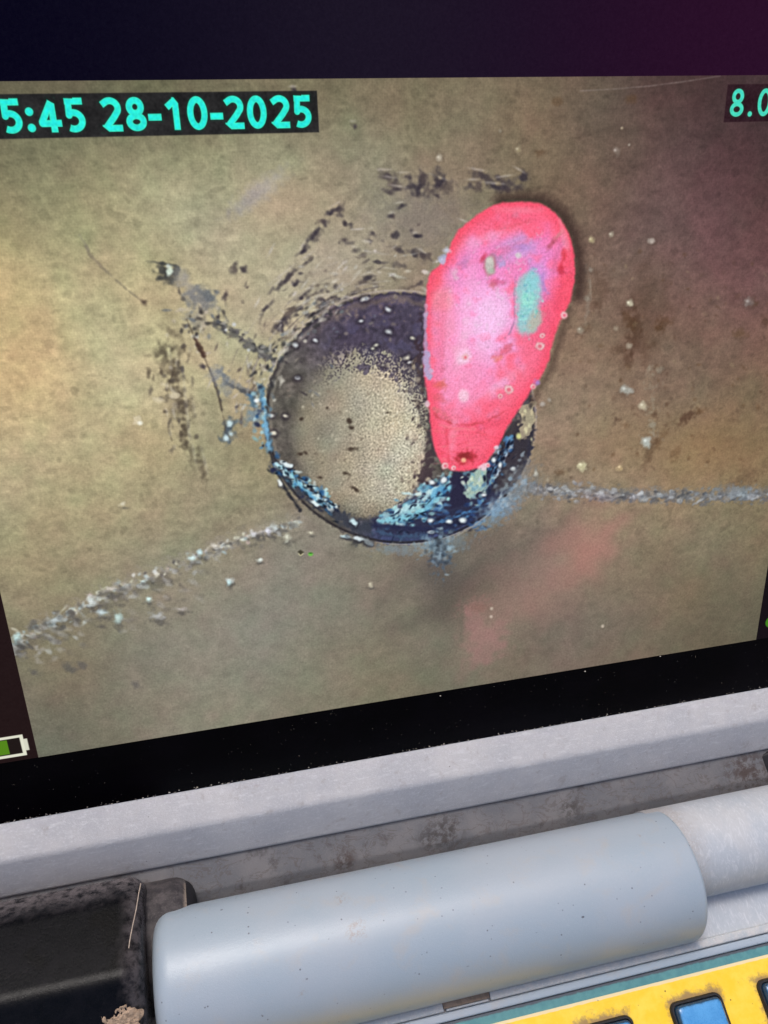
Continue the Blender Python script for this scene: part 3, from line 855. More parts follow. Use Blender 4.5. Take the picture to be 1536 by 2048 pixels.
    tint(1030, 440, 110, 45, 10, (252, 100, 132), .9)
    tint(1128, 540, 26, 110, 4, (250, 92, 118), .9, .6)
    tint(1100, 690, 30, 70, 20, (250, 106, 142), .8)
    tint(960, 860, 100, 75, 0, (250, 102, 128), .9)
    tint(1010, 740, 62, 48, -40, (250, 116, 142), .85, .6)
    tint(1062, 690, 36, 50, 30, (250, 114, 146), .7, .6)
    tint(868, 640, 18, 100, 2, (248, 126, 144), .8, .6)
    tint(880, 560, 30, 26, 0, (249, 92, 108), .85, .6)
    tint(954, 632, 82, 132, 12, (245, 164, 218), 1, .6)
    tint(925, 710, 62, 96, 5, (249, 158, 206), .9, .7)
    tint(1000, 520, 110, 45, 0, (240, 132, 188), .85, .7)
    tint(960, 540, 60, 40, 0, (240, 146, 204), .7, .7)
    tint(1090, 520, 30, 60, 0, (236, 138, 204), .75, .7)
    tint(975, 640, 34, 60, 10, (250, 200, 240), .9, .8)
    tint(920, 760, 40, 60, 0, (251, 150, 186), .6, .8)
    tint(905, 480, 20, 40, 30, (251, 104, 124), .7, .7)
    tint(1040, 495, 30, 22, 0, (204, 166, 226), .75, .8)
    tint(1080, 560, 16, 40, 0, (206, 156, 224), .7, .7)
    tint(930, 715, 14, 14, 0, (252, 216, 238), .8, .6)
    tint(926, 790, 10, 12, 0, (253, 210, 228), .8, .5)
    tint(885, 600, 22, 18, 0, (250, 164, 158), .5, .7)
    tint(895, 640, 18, 60, 0, (246, 150, 172), .45, .7)
    rim = ss(1 - ins / 34) ** 1.3
    body = body + (np.array((248, 82, 106), np.float32) - body) * (rim * .75)[..., None]
    body *= (1 + .014 * NB[s] + .012 * N2[s] + .012 * N3[s])[..., None]
    mm_ = ss((N3[s] + .5 * N2[s] - 1.1) / .8) * .16
    body = body + (np.array((234, 96, 122), np.float32) - body) * mm_[..., None]
    mm_ = ss((-N2[s] - .4 * N1[s] - 1.15) / .7) * .22 * ss((700 - y) / 60) * ss((ins - 34) / 20)
    body = body + (np.array((254, 234, 250), np.float32) - body) * mm_[..., None]
    for (xx, yy, rx, ry, an, a_) in [(985, 470, 60, 10, -22, .22), (935, 600, 14, 70, 8, .22), (1128, 470, 5, 40, -14, .25), (920, 700, 12, 40, 4, .2), (1000, 770, 40, 7, -38, .22), (905, 880, 7, 34, 4, .25), (1040, 420, 44, 6, 4, .2)]:
        tint(xx, yy, rx, ry, an, (254, 216, 236), a_, .95, .25)
    for (xx, yy, rx, ry, an, a_) in [(1010, 500, 60, 6, -20, .22), (968, 850, 50, 8, -6, .3), (1080, 640, 20, 50, 20, .25), (880, 690, 8, 90, 3, .25), (1118, 600, 8, 60, 12, .25)]:
        tint(xx, yy, rx, ry, an, (226, 66, 96), a_, .95, .25)
    put(s, mt, np.clip(body, 0, 254), True)
    # pale strip on the left edge
    line([(850, 630), (851, 670), (851, 700)], 7, (150, 132, 172), .8, 3, 1)
    line([(851, 705), (854, 740), (858, 752)], 12, (150, 150, 196), .85, 4, 2)
    line([(852, 610), (852, 632)], 6, (178, 150, 180), .6, 3, 1)
    # windows and marks on the tag
    line([(1030, 555), (1028, 600), (1029, 640), (1020, 665), (1010, 676)], 2.5, (150, 96, 140), .7, 2, .6)
    teal = smooth([(1060, 541), (1076, 548), (1082, 575), (1080, 600), (1078, 622), (1082, 630), (1072, 660), (1050, 668), (1035, 660), (1034, 630), (1033, 600), (1030, 580), (1040, 556)], 3)
    poly(teal, (132, 190, 192), .9, 8, .8)
    blob(1062, 570, 14, 22, 10, (126, 204, 214), .8, .6, .2)
    blob(1054, 605, 13, 16, 10, (140, 228, 206), .85, .8, .2)
    blob(1050, 630, 14, 14, 0, (126, 196, 206), .7, .6, .2)
    blob(1069, 642, 12, 20, 24, (170, 160, 144), .85, .6, .1)
    for k in range(110):
        blob(1057 + rng.normal(0, 11), 604 + rng.normal(0, 26), U(1, 2.6), U(1, 2.6), 0, pick([(150, 236, 220), (96, 170, 190), (140, 214, 206), (100, 184, 176)]), U(.3, .75), .5)
    line([(1083, 548), (1090, 580), (1094, 588)], 7, (156, 112, 186), .6, 4, 2)
    blob(990, 523, 18, 14, 20, (146, 112, 156), .75, .6, .2)
    blob(1002, 528, 8, 9, 0, (172, 150, 216), .7, .6, .2)
    blob(979, 530, 13, 20, 6, (176, 96, 110), .9, .3, .05)
    blob(979, 530, 9, 16, 6, (176, 178, 166), .95, .25, .05)
    blob(978, 520, 6, 6, 0, (206, 204, 190), .7, .5)
    blob(984, 542, 6, 6, 0, (150, 176, 150), .7, .5)
    blob(966, 516, 4, 10, 30, (196, 56, 80), .7, .5)
    for (xx, yy, rx, ry, an, c, a) in [(1104, 486, 14, 4, -50, (176, 70, 92), .8), (1116, 470, 10, 4, -45, (220, 120, 130), .7), (1122, 540, 6, 16, 5, (196, 40, 58), .7), (1128, 510, 4, 14, 5, (210, 52, 64), .6), (994, 564, 14, 6, 0, (198, 66, 108), .6), (985, 570, 6, 8, 0, (204, 96, 110), .6),
                                        (925, 530, 8, 8, 0, (198, 110, 170), .6), (908, 548, 6, 10, 0, (214, 170, 186), .6), (930, 520, 10, 5, -30, (190, 110, 170), .5), (1038, 510, 6, 5, 0, (206, 190, 200), .9), (1042, 494, 14, 7, 0, (166, 120, 200), .6), (1064, 500, 8, 20, 10, (186, 128, 200), .5), (1110, 520, 5, 26, 8, (220, 100, 150), .5),
                                        (1010, 700, 22, 6, -35, (214, 70, 86), .55), (995, 718, 10, 5, -20, (222, 116, 84), .6), (880, 770, 10, 8, 0, (214, 92, 72), .6), (878, 796, 12, 8, 20, (216, 84, 92), .5), (872, 820, 16, 4, 28, (210, 104, 110), .6), (892, 838, 18, 4, 20, (206, 96, 112), .5), (1032, 430, 8, 5, 0, (214, 110, 140), .6), (1045, 445, 14, 3, -20, (216, 76, 96), .4), (1010, 452, 26, 10, -15, (236, 72, 96), .4)]:
        blob(xx, yy, rx, ry, an, c, a, .6, .25)
    line([(862, 822), (880, 838), (905, 848), (935, 850), (965, 845), (995, 832), (1015, 818)], 3, (206, 66, 82), .75, 2.5, 1)
    line([(880, 850), (910, 858), (950, 858)], 5, (250, 124, 138), .5, 4, 1)
    line([(893, 860), (897, 920)], 5, (226, 62, 82), .5, 4, 1)
    for k in range(40):
        blob(U(870, 985), U(855, 935), U(3, 12), U(1, 3), U(-15, 15), pick([(232, 64, 84), (252, 122, 134), (222, 76, 88)]), U(.2, .5), .6, .2)
    blob(932, 914, 20, 11, -10, (190, 46, 58), .85, .5, .2)
    blob(930, 912, 12, 7, -10, (140, 42, 44), .85, .5, .2)
    blob(927, 920, 5, 4.5, 0, (252, 176, 140), .95, .4)
    for (xx, yy, r) in [(890, 931, 7), (907, 936, 5), (1017, 779, 9), (1079, 692, 9), (1084, 671, 5), (1128, 630, 7), (1066, 773, 6), (1000, 792, 5), (975, 930, 5), (930, 714, 6)]:
        blob(xx, yy, r, r, 0, (200, 110, 116), .75, .35, .1)
        blob(xx, yy, r * .82, r * .82, 0, (250, 214, 216), .85, .28, .1)
        blob(xx + .5, yy + .5, r * .5, r * .5, 0, (228, 96, 116), .9, .4)
    for (xx, yy, r, c) in [(893, 500, 7, (196, 196, 220)), (882, 520, 8, (170, 178, 216)), (873, 524, 5, (214, 206, 206)), (850, 545, 6, (206, 190, 178)), (888, 512, 5, (150, 156, 196)), (1074, 766, 6, (160, 110, 190)), (854, 808, 6, (220, 180, 190)), (862, 742, 5, (196, 160, 200)), (966, 934, 7, (238, 190, 206)), (992, 895, 4, (226, 200, 214))]:
        blob(xx, yy, r, r * .9, 0, c, .85, .45, .25)

    # --- look of the camera feed: sharpening halo, compression blocks, sensor grain
    f = np.fft.rfft2(img, axes=(0, 1))
    g = np.exp(-2 * (math.pi * 3.0) ** 2 * (fx ** 2 + fy ** 2))[..., None]
    blur = np.fft.irfft2(f * g, (Hh, W), axes=(0, 1)).astype(np.float32)
    g2 = np.exp(-2 * (math.pi * 0.9) ** 2 * (fx ** 2 + fy ** 2))[..., None]
    img = np.fft.irfft2(f * g2, (Hh, W), axes=(0, 1)).astype(np.float32)
    img += 0.45 * np.clip(img - blur, -.25, .25)
    lum = img.mean(-1, keepdims=True)
    img *= 1 + ((0.020 * NB + 0.016 * N1) * (1 - 0.45 * np.clip(lum[..., 0] * 1.6 - .6, 0, 1)))[..., None]
    img += (0.006 * N0)[..., None]
    cb = field(9)
    img *= 1 + np.stack([0.5 * cb, -0.4 * cb, 0.1 * cb], -1) * 0.008
    img *= 1 + 0.005 * (((np.arange(W) // 2) % 2) * 2 - 1)[None, :, None] + 0.005 * (((np.arange(Hh) // 2) % 2) * 2 - 1)[:, None, None]
    img = np.clip(img, 0, 1)

    # --- side bars of backlit black; above, a bezel reflection painted in as emission
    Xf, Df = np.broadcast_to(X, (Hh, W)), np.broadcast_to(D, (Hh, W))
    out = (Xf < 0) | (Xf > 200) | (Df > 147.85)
    glow_sheen = np.zeros_like(img)
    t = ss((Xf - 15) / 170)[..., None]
    top_sheen = np.array((3, 1, 20), np.float32) * (1 - t) + np.array((41, 11, 37), np.float32) * t
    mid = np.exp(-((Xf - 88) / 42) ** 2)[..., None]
    top_sheen = top_sheen * (1 - .6 * mid) + np.array((30, 26, 38), np.float32) * .6 * mid
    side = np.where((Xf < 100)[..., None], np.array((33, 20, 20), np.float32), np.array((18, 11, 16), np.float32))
    glow_sheen[:] = np.where((Df > 147.85)[..., None], top_sheen, side) / 255
    glow_sheen += (0.003 * N1 + 0.004 * N0)[..., None]
    img = np.where(out[..., None], np.clip(glow_sheen, 0, 1), img)

    # --- captions
    def sl_mm(xa, xb, da, db):
        return (slice(max(0, int((da - d0) * RES)), min(Hh, int((db - d0) * RES))), slice(max(0, int((xa - x0) * RES)), min(W, int((xb - x0) * RES))))

    def strokes(ch):
        """strokes of a character in a cell 0..1 high; list of polylines"""
        def arc(cx, cy, rx, ry, a0, a1, n=22):
            return [(cx + rx * math.cos(math.radians(a0 + (a1 - a0) * k / n)), cy + ry * math.sin(math.radians(a0 + (a1 - a0) * k / n))) for k in range(n + 1)]
        if ch == '0':
            return [arc(0, .5, .205, .405, 0, 360, 40)]
        if ch == '8':
            return [arc(0, .715, .165, .19, 0, 360, 30), arc(0, .275, .20, .18, 0, 360, 30)]
        if ch == '2':
            return [[(-.235, .80)] + arc(-.02, .685, .215, .22, 128, -28) + [(.06, .42), (-.20, .10)], [(-.27, .095), (.255, .095)]]
        if ch == '5':
            return [[(-.235, .905), (.215, .905)], [(-.15, .965), (-.168, .50)], [(-.168, .50)] + arc(-.06, .335, .235, .24, 105, -118)]
        if ch == '4':
            return [[(.085, .96), (.085, .03)], [(.07, .88), (-.225, .32), (-.225, .27), (.29, .27)]]
        if ch == '1':
            return [[(.07, .96), (.07, .03)], [(.07, .90), (-.17, .70)]]
        if ch == '-':
            return [[(-.17, .40), (.17, .40)]]
        if ch == '.':
            return [[(0, .105), (0.001, .105)]]
        if ch == ':':
            return [[(0, .15), (0.001, .15)], [(0, .62), (0.001, .62)]]
        return []

    def text(chars, h, base, wid, bold, colr):
        for ch, cxm in chars:
            s = sl_mm(cxm - 3.6, cxm + 3.6, base - 1.2, base + h + 1.2)
            xx, yy = Xf[s], Df[s]
            best = np.full(xx.shape, 1e9, np.float32)
            for pl in strokes(ch):
                for (ax, ay), (bx_, by_) in zip(pl, pl[1:]):
                    ax_, ay_, bxx, byy = cxm + ax * wid, base + ay * h, cxm + bx_ * wid, base + by_ * h
                    ex_, ey_ = bxx - ax_, byy - ay_
                    L2 = ex_ * ex_ + ey_ * ey_ + 1e-9
                    tt = ((xx - ax_) * ex_ + (yy - ay_) * ey_) / L2
                    tc = np.clip(tt, 0, 1)
                    d2 = np.hypot(xx - ax_ - tc * ex_, yy - ay_ - tc * ey_)
                    best = np.minimum(best, d2)
            w2 = bold / 2 * (1.22 if ch in '.:' else 1.0)
            sd = best - w2
            if ch not in '.:08':
                for pl in strokes(ch):
                    for (ex0, ey0), (ex1, ey1) in ((pl[0], pl[1]), (pl[-1], pl[-2])):
                        ax_, ay_ = cxm + ex0 * wid, base + ey0 * h
                        vx, vy = (ex0 - ex1) * wid, (ey0 - ey1) * h
                        L = math.hypot(vx, vy)
                        near = np.hypot(xx - ax_, yy - ay_) < bold * .78
                        out = ((xx - ax_) * vx + (yy - ay_) * vy) / L - bold * .12
                        others = [q for q in strokes(ch) if q is not pl and q != pl]
                        keep = any(math.hypot(a[0] - ex0, a[1] - ey0) < .02 for q in others for a in q)
                        if not keep:
                            sd = np.where(near, np.maximum(sd, out), sd)
            halo = 0.5 * ss((0.6 - sd) / 0.6)
            put_c = np.array((20, 70, 50), np.float32) / 255
            img[s] = img[s] * (1 - halo[..., None] * .55) + put_c * halo[..., None] * .55
            m = ss((0.09 - sd) / 0.18)
            core = np.array(colr, np.float32) / 255
            inner = ss((-sd - 0.16) / 0.16) * (0.5 + 0.5 * ss((N2[s] + .6) / 1.2))
            cc = core[None, None] * (1 - inner[..., None]) + (core + np.array((-.03, -.02, .06))) [None, None] * inner[..., None]
            edge = ss(1 - np.abs(sd + 0.10) / 0.10)[..., None]
            cc = cc * (1 - .30 * edge) + np.array((.45, 1, .74)) * .30 * edge
            cc = cc * (1 + .03 * N1[s][..., None])
            img[s] = img[s] * (1 - m[..., None]) + np.clip(cc, 0, 1) * m[..., None]

    def plate(xa, xb, da, db, c):
        s = sl_mm(xa - .6, xb + .6, da - .6, db + .6)
        xx, yy = Xf[s], Df[s]
        dd = np.maximum(np.maximum(xa - xx, xx - xb), np.maximum(da - yy, yy - db))
        m = ss((0.14 - dd) / 0.28)[..., None]
        img[s] = img[s] * (1 - m) + np.clip(np.array(c, np.float32) / 255 + .012 * N3[s][..., None] + .010 * N1[s][..., None], 0, 1) * m

    plate(2.0, 78.3, 138.25, 145.75, (37, 36, 36))
    cap = [('5', 20.65), (':', 23.85), ('4', 27.35), ('5', 31.95)]
    text(cap + [('2', 38.55), ('8', 43.0), ('-', 46.5), ('1', 50.1), ('0', 54.6), ('-', 58.25), ('2', 61.7), ('0', 66.1), ('2', 70.75), ('5', 75.2)], 5.85, 139.15, 6.5, 1.20, (48, 242, 212))
    plate(170.0, 190.5, 138.55, 146.1, (46, 26, 32))
    text([('8', 172.9), ('.', 176.35), ('0', 179.8)], 5.85, 139.5, 6.3, 0.90, (74, 222, 186))

    # --- battery symbol and round indicator
    def rect(xa, xb, da, db, c):
        s = sl_mm(xa - .3, xb + .3, da - .3, db + .3)
        xx, yy = Xf[s], Df[s]
        dd = np.maximum(np.maximum(xa - xx, xx - xb), np.maximum(da - yy, yy - db))
        m = ss((0.08 - dd) / 0.16)[..., None]
        img[s] = img[s] * (1 - m) + np.array(c, np.float32) / 255 * m
    rect(-17.5, -2.35, 1.25, 7.35, (226, 226, 206))
    rect(-2.5, -1.55, 2.6, 6.0, (214, 214, 196))
    rect(-16.7, -3.2, 2.05, 6.6, (30, 22, 20))
    rect(-16.5, -6.1, 2.3, 6.4, (84, 132, 26))
    s = sl_mm(200.5, 208, 1, 10)
    rr = np.hypot(Xf[s] - 204.2, Df[s] - 5.4)
    m = ss((2.1 - rr) / .3)[..., None]
    img[s] = img[s] * (1 - m) + np.array((62, 128, 26), np.float32) / 255 * m
    return np.clip(img, 0, 1)


# ------------------------------------------------------------------ materials
def mat_frame():
    m = Mat('weathered_grey_plastic')
    big = m.noise(0.06, 5, 0.6)
    fine = m.noise(1.6, 6, 0.75)
    mid = m.noise(0.35, 5, 0.65)
    brush = m.noise(0.9, 5, 0.7, src=m.vec((0.25, 1, 1), (0, 0.1, 0.15)))
    base = m.mix(m.ramp(big, .35, .68), srgb(184, 182, 184), srgb(198, 194, 193))
    base = m.mix(m.math('MULTIPLY', m.ramp(fine, .48, .72), .55), base, srgb(222, 221, 222))
    base = m.mix(m.math('MULTIPLY', m.ramp(brush, .52, .70), .55), base, srgb(216, 214, 214))
    base = m.mix(m.math('MULTIPLY', m.ramp(mid, .56, .74), .45), base, srgb(158, 146, 140))
    sp = m.voro(0.32, src=m.vec((1, 1.3, 1.3)))
    base = m.mix(m.math('MULTIPLY', m.ramp(sp, .09, .02), m.ramp(m.noise(.5, 2), .56, .66)), base, srgb(96, 88, 84))
    m.bump(m.math('ADD', m.noise(3.2, 4, .7), m.math('ADD', fine, m.math('MULTIPLY', mid, .6))), .38, .00025)
    return m.done(base, m.ramp(fine, .3, .7, .48, .72), .4)


def mat_tube():
    m = Mat('smooth_blue_grey_plastic')
    big = m.noise(0.035, 4, 0.55)
    fine = m.noise(2.2, 5, 0.7)
    dust = m.noise(0.12, 6, 0.7, dist=.4)
    base = m.mix(m.ramp(big, .35, .68), srgb(152, 165, 177), srgb(160, 169, 179))
    base = m.mix(m.math('MULTIPLY', m.ramp(fine, .5, .78), .16), base, srgb(196, 200, 205))
    base = m.mix(m.math('MULTIPLY', m.ramp(dust, .52, .72), .34), base, srgb(176, 166, 156))
    sp = m.voro(0.16, src=m.vec((1, 1.6, 1.6), (0.4, 0.2, 0)))
    base = m.mix(m.math('MULTIPLY', m.ramp(sp, .09, .04), m.ramp(m.noise(.16, 2), .56, .64)), base, srgb(84, 84, 92))
    sp2 = m.voro(0.5)
    base = m.mix(m.math('MULTIPLY', m.ramp(sp2, .15, .06), m.ramp(m.noise(.2, 2), .52, .62)), base, srgb(104, 106, 114))
    # small rubbed mud stains
    for (x, y, z, r) in ((71, -52, -10.5, 4.2), (69, -44, -13, 2.6), (151, -44, -13, 1.3), (56, -62, -13, 2.0)):
        d = m.n.new('ShaderNodeVectorMath')
        d.operation = 'DISTANCE'
        m.l.new(m.mm, d.inputs[0])
        d.inputs[1].default_value = (x, y, z)
        k = m.math('MULTIPLY', m.ramp(d.outputs['Value'], r, r * .2), m.ramp(m.noise(.9, 6, .8), .46, .66))
        base = m.mix(m.math('MULTIPLY', k, .75), base, srgb(150, 134, 122))
    m.bump(m.math('ADD', m.noise(4.5, 3, .6), fine), .30, .00012)
    return m.done(base, m.ramp(fine, .3, .7, .27, .40), .5)


def mat_scuffed():
    m = Mat('dusty_scuffed_grey_plastic')
    big = m.noise(0.08, 5, 0.6)
    fine = m.noise(2.0, 6, 0.75)
    sc = m.noise(0.9, 6, 0.75, src=m.vec((1.0, 0.35, 0.35), (0, 0, 0.95)), dist=1.5)
    base = m.mix(m.ramp(big, .36, .66), srgb(170, 176, 184), srgb(180, 182, 186))
    base = m.mix(m.math('MULTIPLY', m.ramp(sc, .48, .66), .5), base, srgb(206, 208, 212))
    base = m.mix(m.math('MULTIPLY', m.ramp(sc, .40, .28), .4), base, srgb(126, 124, 126))
    base = m.mix(m.math('MULTIPLY', m.ramp(fine, .55, .75), .35), base, srgb(206, 206, 208))
    x, y, z = m.sep()
    k = m.math('MULTIPLY', m.ramp(m.math('ADD', x, m.math('MULTIPLY', m.noise(.3, 5, .7), 9.0)), 176, 166), m.ramp(fine, .3, .6))
    base = m.mix(m.math('MULTIPLY', k, .6), base, srgb(146, 132, 124))
    m.bump(fine, .25, .00015)
    return m.done(base, .5, .4)


def mat_recess():
    m = Mat('grimy_grey_plastic')
    big = m.noise(0.07, 5, 0.6)
    fine = m.noise(1.8, 6, 0.75)
    sm = m.noise(0.16, 4, 0.6, src=m.vec((1, 1.6, 1.6), (0, .3, .5)), dist=.7)
    base = m.mix(m.ramp(big, .36, .66), srgb(104, 104, 108), srgb(120, 117, 118))
    base = m.mix(m.math('MULTIPLY', m.ramp(fine, .5, .74), .35), base, srgb(142, 140, 142))
    base = m.mix(m.math('MULTIPLY', m.ramp(m.math('ABSOLUTE', m.math('SUBTRACT', sm, .5)), .03, .005), .45), base, srgb(92, 82, 78))
    base = m.mix(m.math('MULTIPLY', m.ramp(m.noise(.11, 5, .7), .56, .70), .7), base, srgb(76, 70, 70))
    for (x, r, y, c) in ((73, 2.6, -32.5, (112, 84, 74)), (97, 2.4, -31, (84, 70, 66)), (103, 4.0, -30, (96, 82, 76)), (141, 3, -31, (100, 90, 86)), (200, 6, -30, (112, 84, 76))):
        d = m.n.new('ShaderNodeVectorMath')
        d.operation = 'DISTANCE'
        m.l.new(m.mm, d.inputs[0])
        d.inputs[1].default_value = (x, y, -33)
        k = m.math('MULTIPLY', m.ramp(d.outputs['Value'], r * 2.0, r * .4), m.ramp(m.noise(.5, 4, .65), .40, .60))
        base = m.mix(m.math('MULTIPLY', k, .8), base, srgb(*(int(v * .5 + sum(c) * .055) for v in c)))
    m.bump(fine, .3, .0002)
    return m.done(base, .7, .3)


def mat_rubber():
    m = Mat('black_rubber_with_dust')
    x, y, z = m.sep()
    fine = m.noise(1.6, 6, 0.75)
    mid = m.noise(0.22, 6, 0.65)
    base = m.mix(m.ramp(mid, .36, .64), srgb(7, 8, 12), srgb(14, 14, 18))
    base = m.mix(m.ramp(m.noise(.09, 3, .5), .56, .66), base, srgb(8, 8, 10))
    # dust packed along the back edge and round the right end
    back = m.ramp(m.math('ADD', y, m.math('MULTIPLY', m.noise(.25, 5, .7), 6.0)), -32.0, -24.0)
    end = m.ramp(m.math('ADD', x, m.math('MULTIPLY', m.noise(.35, 5, .7), 4.0)), 17.0, 21.5)
    k = m.math('MULTIPLY', m.math('MAXIMUM', m.math('MULTIPLY', back, .65), m.math('MULTIPLY', end, .34)), m.ramp(m.noise(.45, 5, .6), .30, .62))
    base = m.mix(k, base, srgb(128, 120, 122))
    k = m.math('MULTIPLY', m.ramp(m.noise(.6, 6, .8), .60, .76), .20)
    base = m.mix(k, base, srgb(84, 78, 82))
    scr = m.noise(.8, 5, .7, src=m.vec((.12, 1.6, 1.6), (0, 0, -.5)))
    base = m.mix(m.math('MULTIPLY', m.ramp(scr, .67, .73), .22), base, srgb(100, 96, 100))
    # patchy dark red on the front of the sleeve
    red = m.math('MULTIPLY', m.ramp(m.math('ADD', y, m.math('MULTIPLY', mid, 3.0)), -58.0, -60.5), m.ramp(m.math('SUBTRACT', 12.0, x), 0, 5))
    red = m.math('MULTIPLY', red, m.ramp(m.noise(.18, 5, .6), .36, .60))
    base = m.mix(m.math('MULTIPLY', red, .75), base, srgb(88, 26, 34))
    m.bump(m.math('ADD', fine, mid), .25, .0003)
    return m.done(base, m.ramp(fine, .3, .7, .22, .34), .13)


def mat_collar():
    m = Mat('dusty_charcoal_plastic')
    fine = m.noise(1.7, 6, 0.75)
    mid = m.noise(0.3, 5, 0.65)
    base = m.mix(m.ramp(mid, .34, .66), srgb(52, 49, 52), srgb(84, 79, 80))
    base = m.mix(m.math('MULTIPLY', m.ramp(fine, .5, .72), .4), base, srgb(120, 112, 110))
    x, y, z = m.sep()
    base = m.mix(m.math('MULTIPLY', m.ramp(x, 29.6, 30.8), m.ramp(m.noise(.8, 4), .36, .5)), base, srgb(156, 140, 126))
    m.bump(fine, .3, .0002)
    return m.done(base, .7, .3)


KEYS = ((131.9, -90.6), (157.75, -90.6), (183.6, -90.6))
KEY_W, KEY_D = 13.6, 12.6


def mat_yellow():
    m = Mat('worn_yellow_panel_print')
    x, y, z = m.sep()
    fine = m.noise(1.8, 6, 0.75)
    mid = m.noise(0.22, 6, 0.68)
    base = m.mix(m.ramp(mid, .34, .68), srgb(240, 196, 44), srgb(244, 206, 74))
    base = m.mix(m.math('MULTIPLY', m.ramp(fine, .56, .74), .30), base, srgb(226, 190, 84))
    dirt = None
    for (kx, ky) in KEYS:
        qx = m.math('SUBTRACT', m.math('ABSOLUTE', m.math('SUBTRACT', x, kx)), KEY_W / 2 - 1.0)
        qy = m.math('SUBTRACT', m.math('ABSOLUTE', m.math('SUBTRACT', y, ky + 0.9)), KEY_D / 2 - 1.0)
        dd = m.math('MAXIMUM', qx, qy)
        dirt = dd if dirt is None else m.math('MINIMUM', dirt, dd)
    k = m.ramp(m.math('ADD', dirt, m.math('MULTIPLY', m.noise(.28, 5, .7), 7.0)), 6.6, 4.4)
    base = m.mix(m.math('MULTIPLY', k, .80), base, srgb(122, 98, 84))
    k = m.math('MULTIPLY', m.ramp(m.noise(.5, 6, .8), .62, .74), m.ramp(m.noise(.06, 3), .45, .6))
    base = m.mix(m.math('MULTIPLY', k, .8), base, srgb(112, 84, 58))
    sp = m.voro(0.35)
    base = m.mix(m.math('MULTIPLY', m.ramp(sp, .10, .04), m.ramp(m.noise(.4, 2), .5, .58)), base, srgb(120, 88, 40))
    # pale worn border line along the back edge of the print
    k = m.math('MULTIPLY', m.ramp(m.math('ADD', y, m.math('MULTIPLY', m.noise(.5, 4), .5)), -78.95, -78.75), .85)
    base = m.mix(k, base, srgb(226, 208, 170))
    m.bump(fine, .15, .0001)
    return m.done(base, .42, .4)


def mat_teal():
    m = Mat('worn_teal_panel_print')
    x, y, z = m.sep()
    fine = m.noise(1.6, 6, 0.75)
    mid = m.noise(0.3, 5, 0.65)
    base = m.mix(m.ramp(mid, .34, .66), srgb(74, 126, 132), srgb(88, 140, 142))
    base = m.mix(m.math('MULTIPLY', m.ramp(fine, .55, .74), .3), base, srgb(120, 154, 154))
    k = m.math('MULTIPLY', m.ramp(m.math('ADD', y, m.math('MULTIPLY', m.noise(.7, 5, .7), .8)), -76.25, -75.85), .8)
    base = m.mix(k, base, srgb(76, 62, 74))
    return m.done(base, .45, .4)


def mat_ridge():
    m = Mat('chipped_pale_grey_paint')
    fine = m.noise(1.8, 6, 0.75)
    mid = m.noise(0.35, 6, 0.7)
    base = m.mix(m.ramp(mid, .34, .66), srgb(166, 172, 178), srgb(188, 186, 184))
    base = m.mix(m.math('MULTIPLY', m.ramp(fine, .5, .7), .5), base, srgb(214, 214, 214))
    base = m.mix(m.math('MULTIPLY', m.ramp(m.noise(.5, 6, .8, src=m.vec((.6, 1, 1))), .60, .72), .7), base, srgb(146, 132, 120))
    m.bump(m.math('ADD', fine, mid), .4, .0002)
    return m.done(base, .55, .4)


def plain(name, c, rough, spec=.5, var=.12, scale=.5, bump=0.0):
    m = Mat(name)
    n = m.noise(scale, 5, .7)
    lo = tuple(v * (1 - var) for v in c[:3]) + (1,)
    hi = tuple(min(1, v * (1 + var)) for v in c[:3]) + (1,)
    if bump:
        m.bump(n, bump, .0003)
    return m.done(m.mix(m.ramp(n, .34, .66), lo, hi), rough, spec)


def mat_key():
    m = Mat('glossy_blue_key_plastic')
    fine = m.noise(2.0, 5, .7)
    mid = m.noise(.25, 5, .65)
    base = m.mix(m.ramp(mid, .36, .66), srgb(70, 140, 198), srgb(84, 154, 210))
    geo = m.n.new('ShaderNodeAttribute')
    geo.attribute_name = 'rim_dirt'
    k = m.math('MULTIPLY', m.ramp(m.math('ADD', geo.outputs['Fac'], m.math('MULTIPLY', m.noise(.8, 5, .75), .5)), .62, 1.05), .85)
    base = m.mix(k, base, srgb(26, 26, 34))
    base = m.mix(m.math('MULTIPLY', m.ramp(fine, .62, .76), .25), base, srgb(126, 166, 196))
    return m.done(base, m.ramp(fine, .3, .7, .22, .36), .5)


def mat_glass():
    m = Mat('black_bezel_glass')
    sp = m.voro(0.9)
    dust = m.math('MULTIPLY', m.ramp(sp, .16, .05), m.ramp(m.noise(.5, 3), .60, .66))
    smear = m.ramp(m.noise(.05, 4, .6), .4, .7)
    base = m.mix(smear, (0.0010, 0.0005, 0.0012, 1), (0.0020, 0.0012, 0.0024, 1))
    base = m.mix(m.math('MULTIPLY', dust, .35), base, srgb(120, 108, 104))
    return m.done(base, .22, .06)


def mat_display(image):
    m = Mat('lit_display')
    t = m.n.new('ShaderNodeTexImage')
    t.image = image
    t.interpolation = 'Linear'
    t.extension = 'EXTEND'
    uv = m.n.new('ShaderNodeUVMap')
    uv.uv_map = 'UVMap'
    m.l.new(uv.outputs[0], t.inputs[0])
    m.l.new(t.outputs[0], m.p.inputs['Emission Color'])
    m.p.inputs['Emission Strength'].default_value = 2.0 ** -scene.view_settings.exposure   # the screen's own brightness
    return m.done((0.0012, 0.0010, 0.0014, 1), .25, .05)


pixels = paint_display()
hh, ww = pixels.shape[:2]
image = bpy.data.images.new('display_picture', ww, hh, alpha=False)
buf = np.ones((hh, ww, 4), np.float32)
buf[..., :3] = pixels
image.pixels.foreach_set(buf.ravel())
image.update()
image.pack()
del buf, pixels

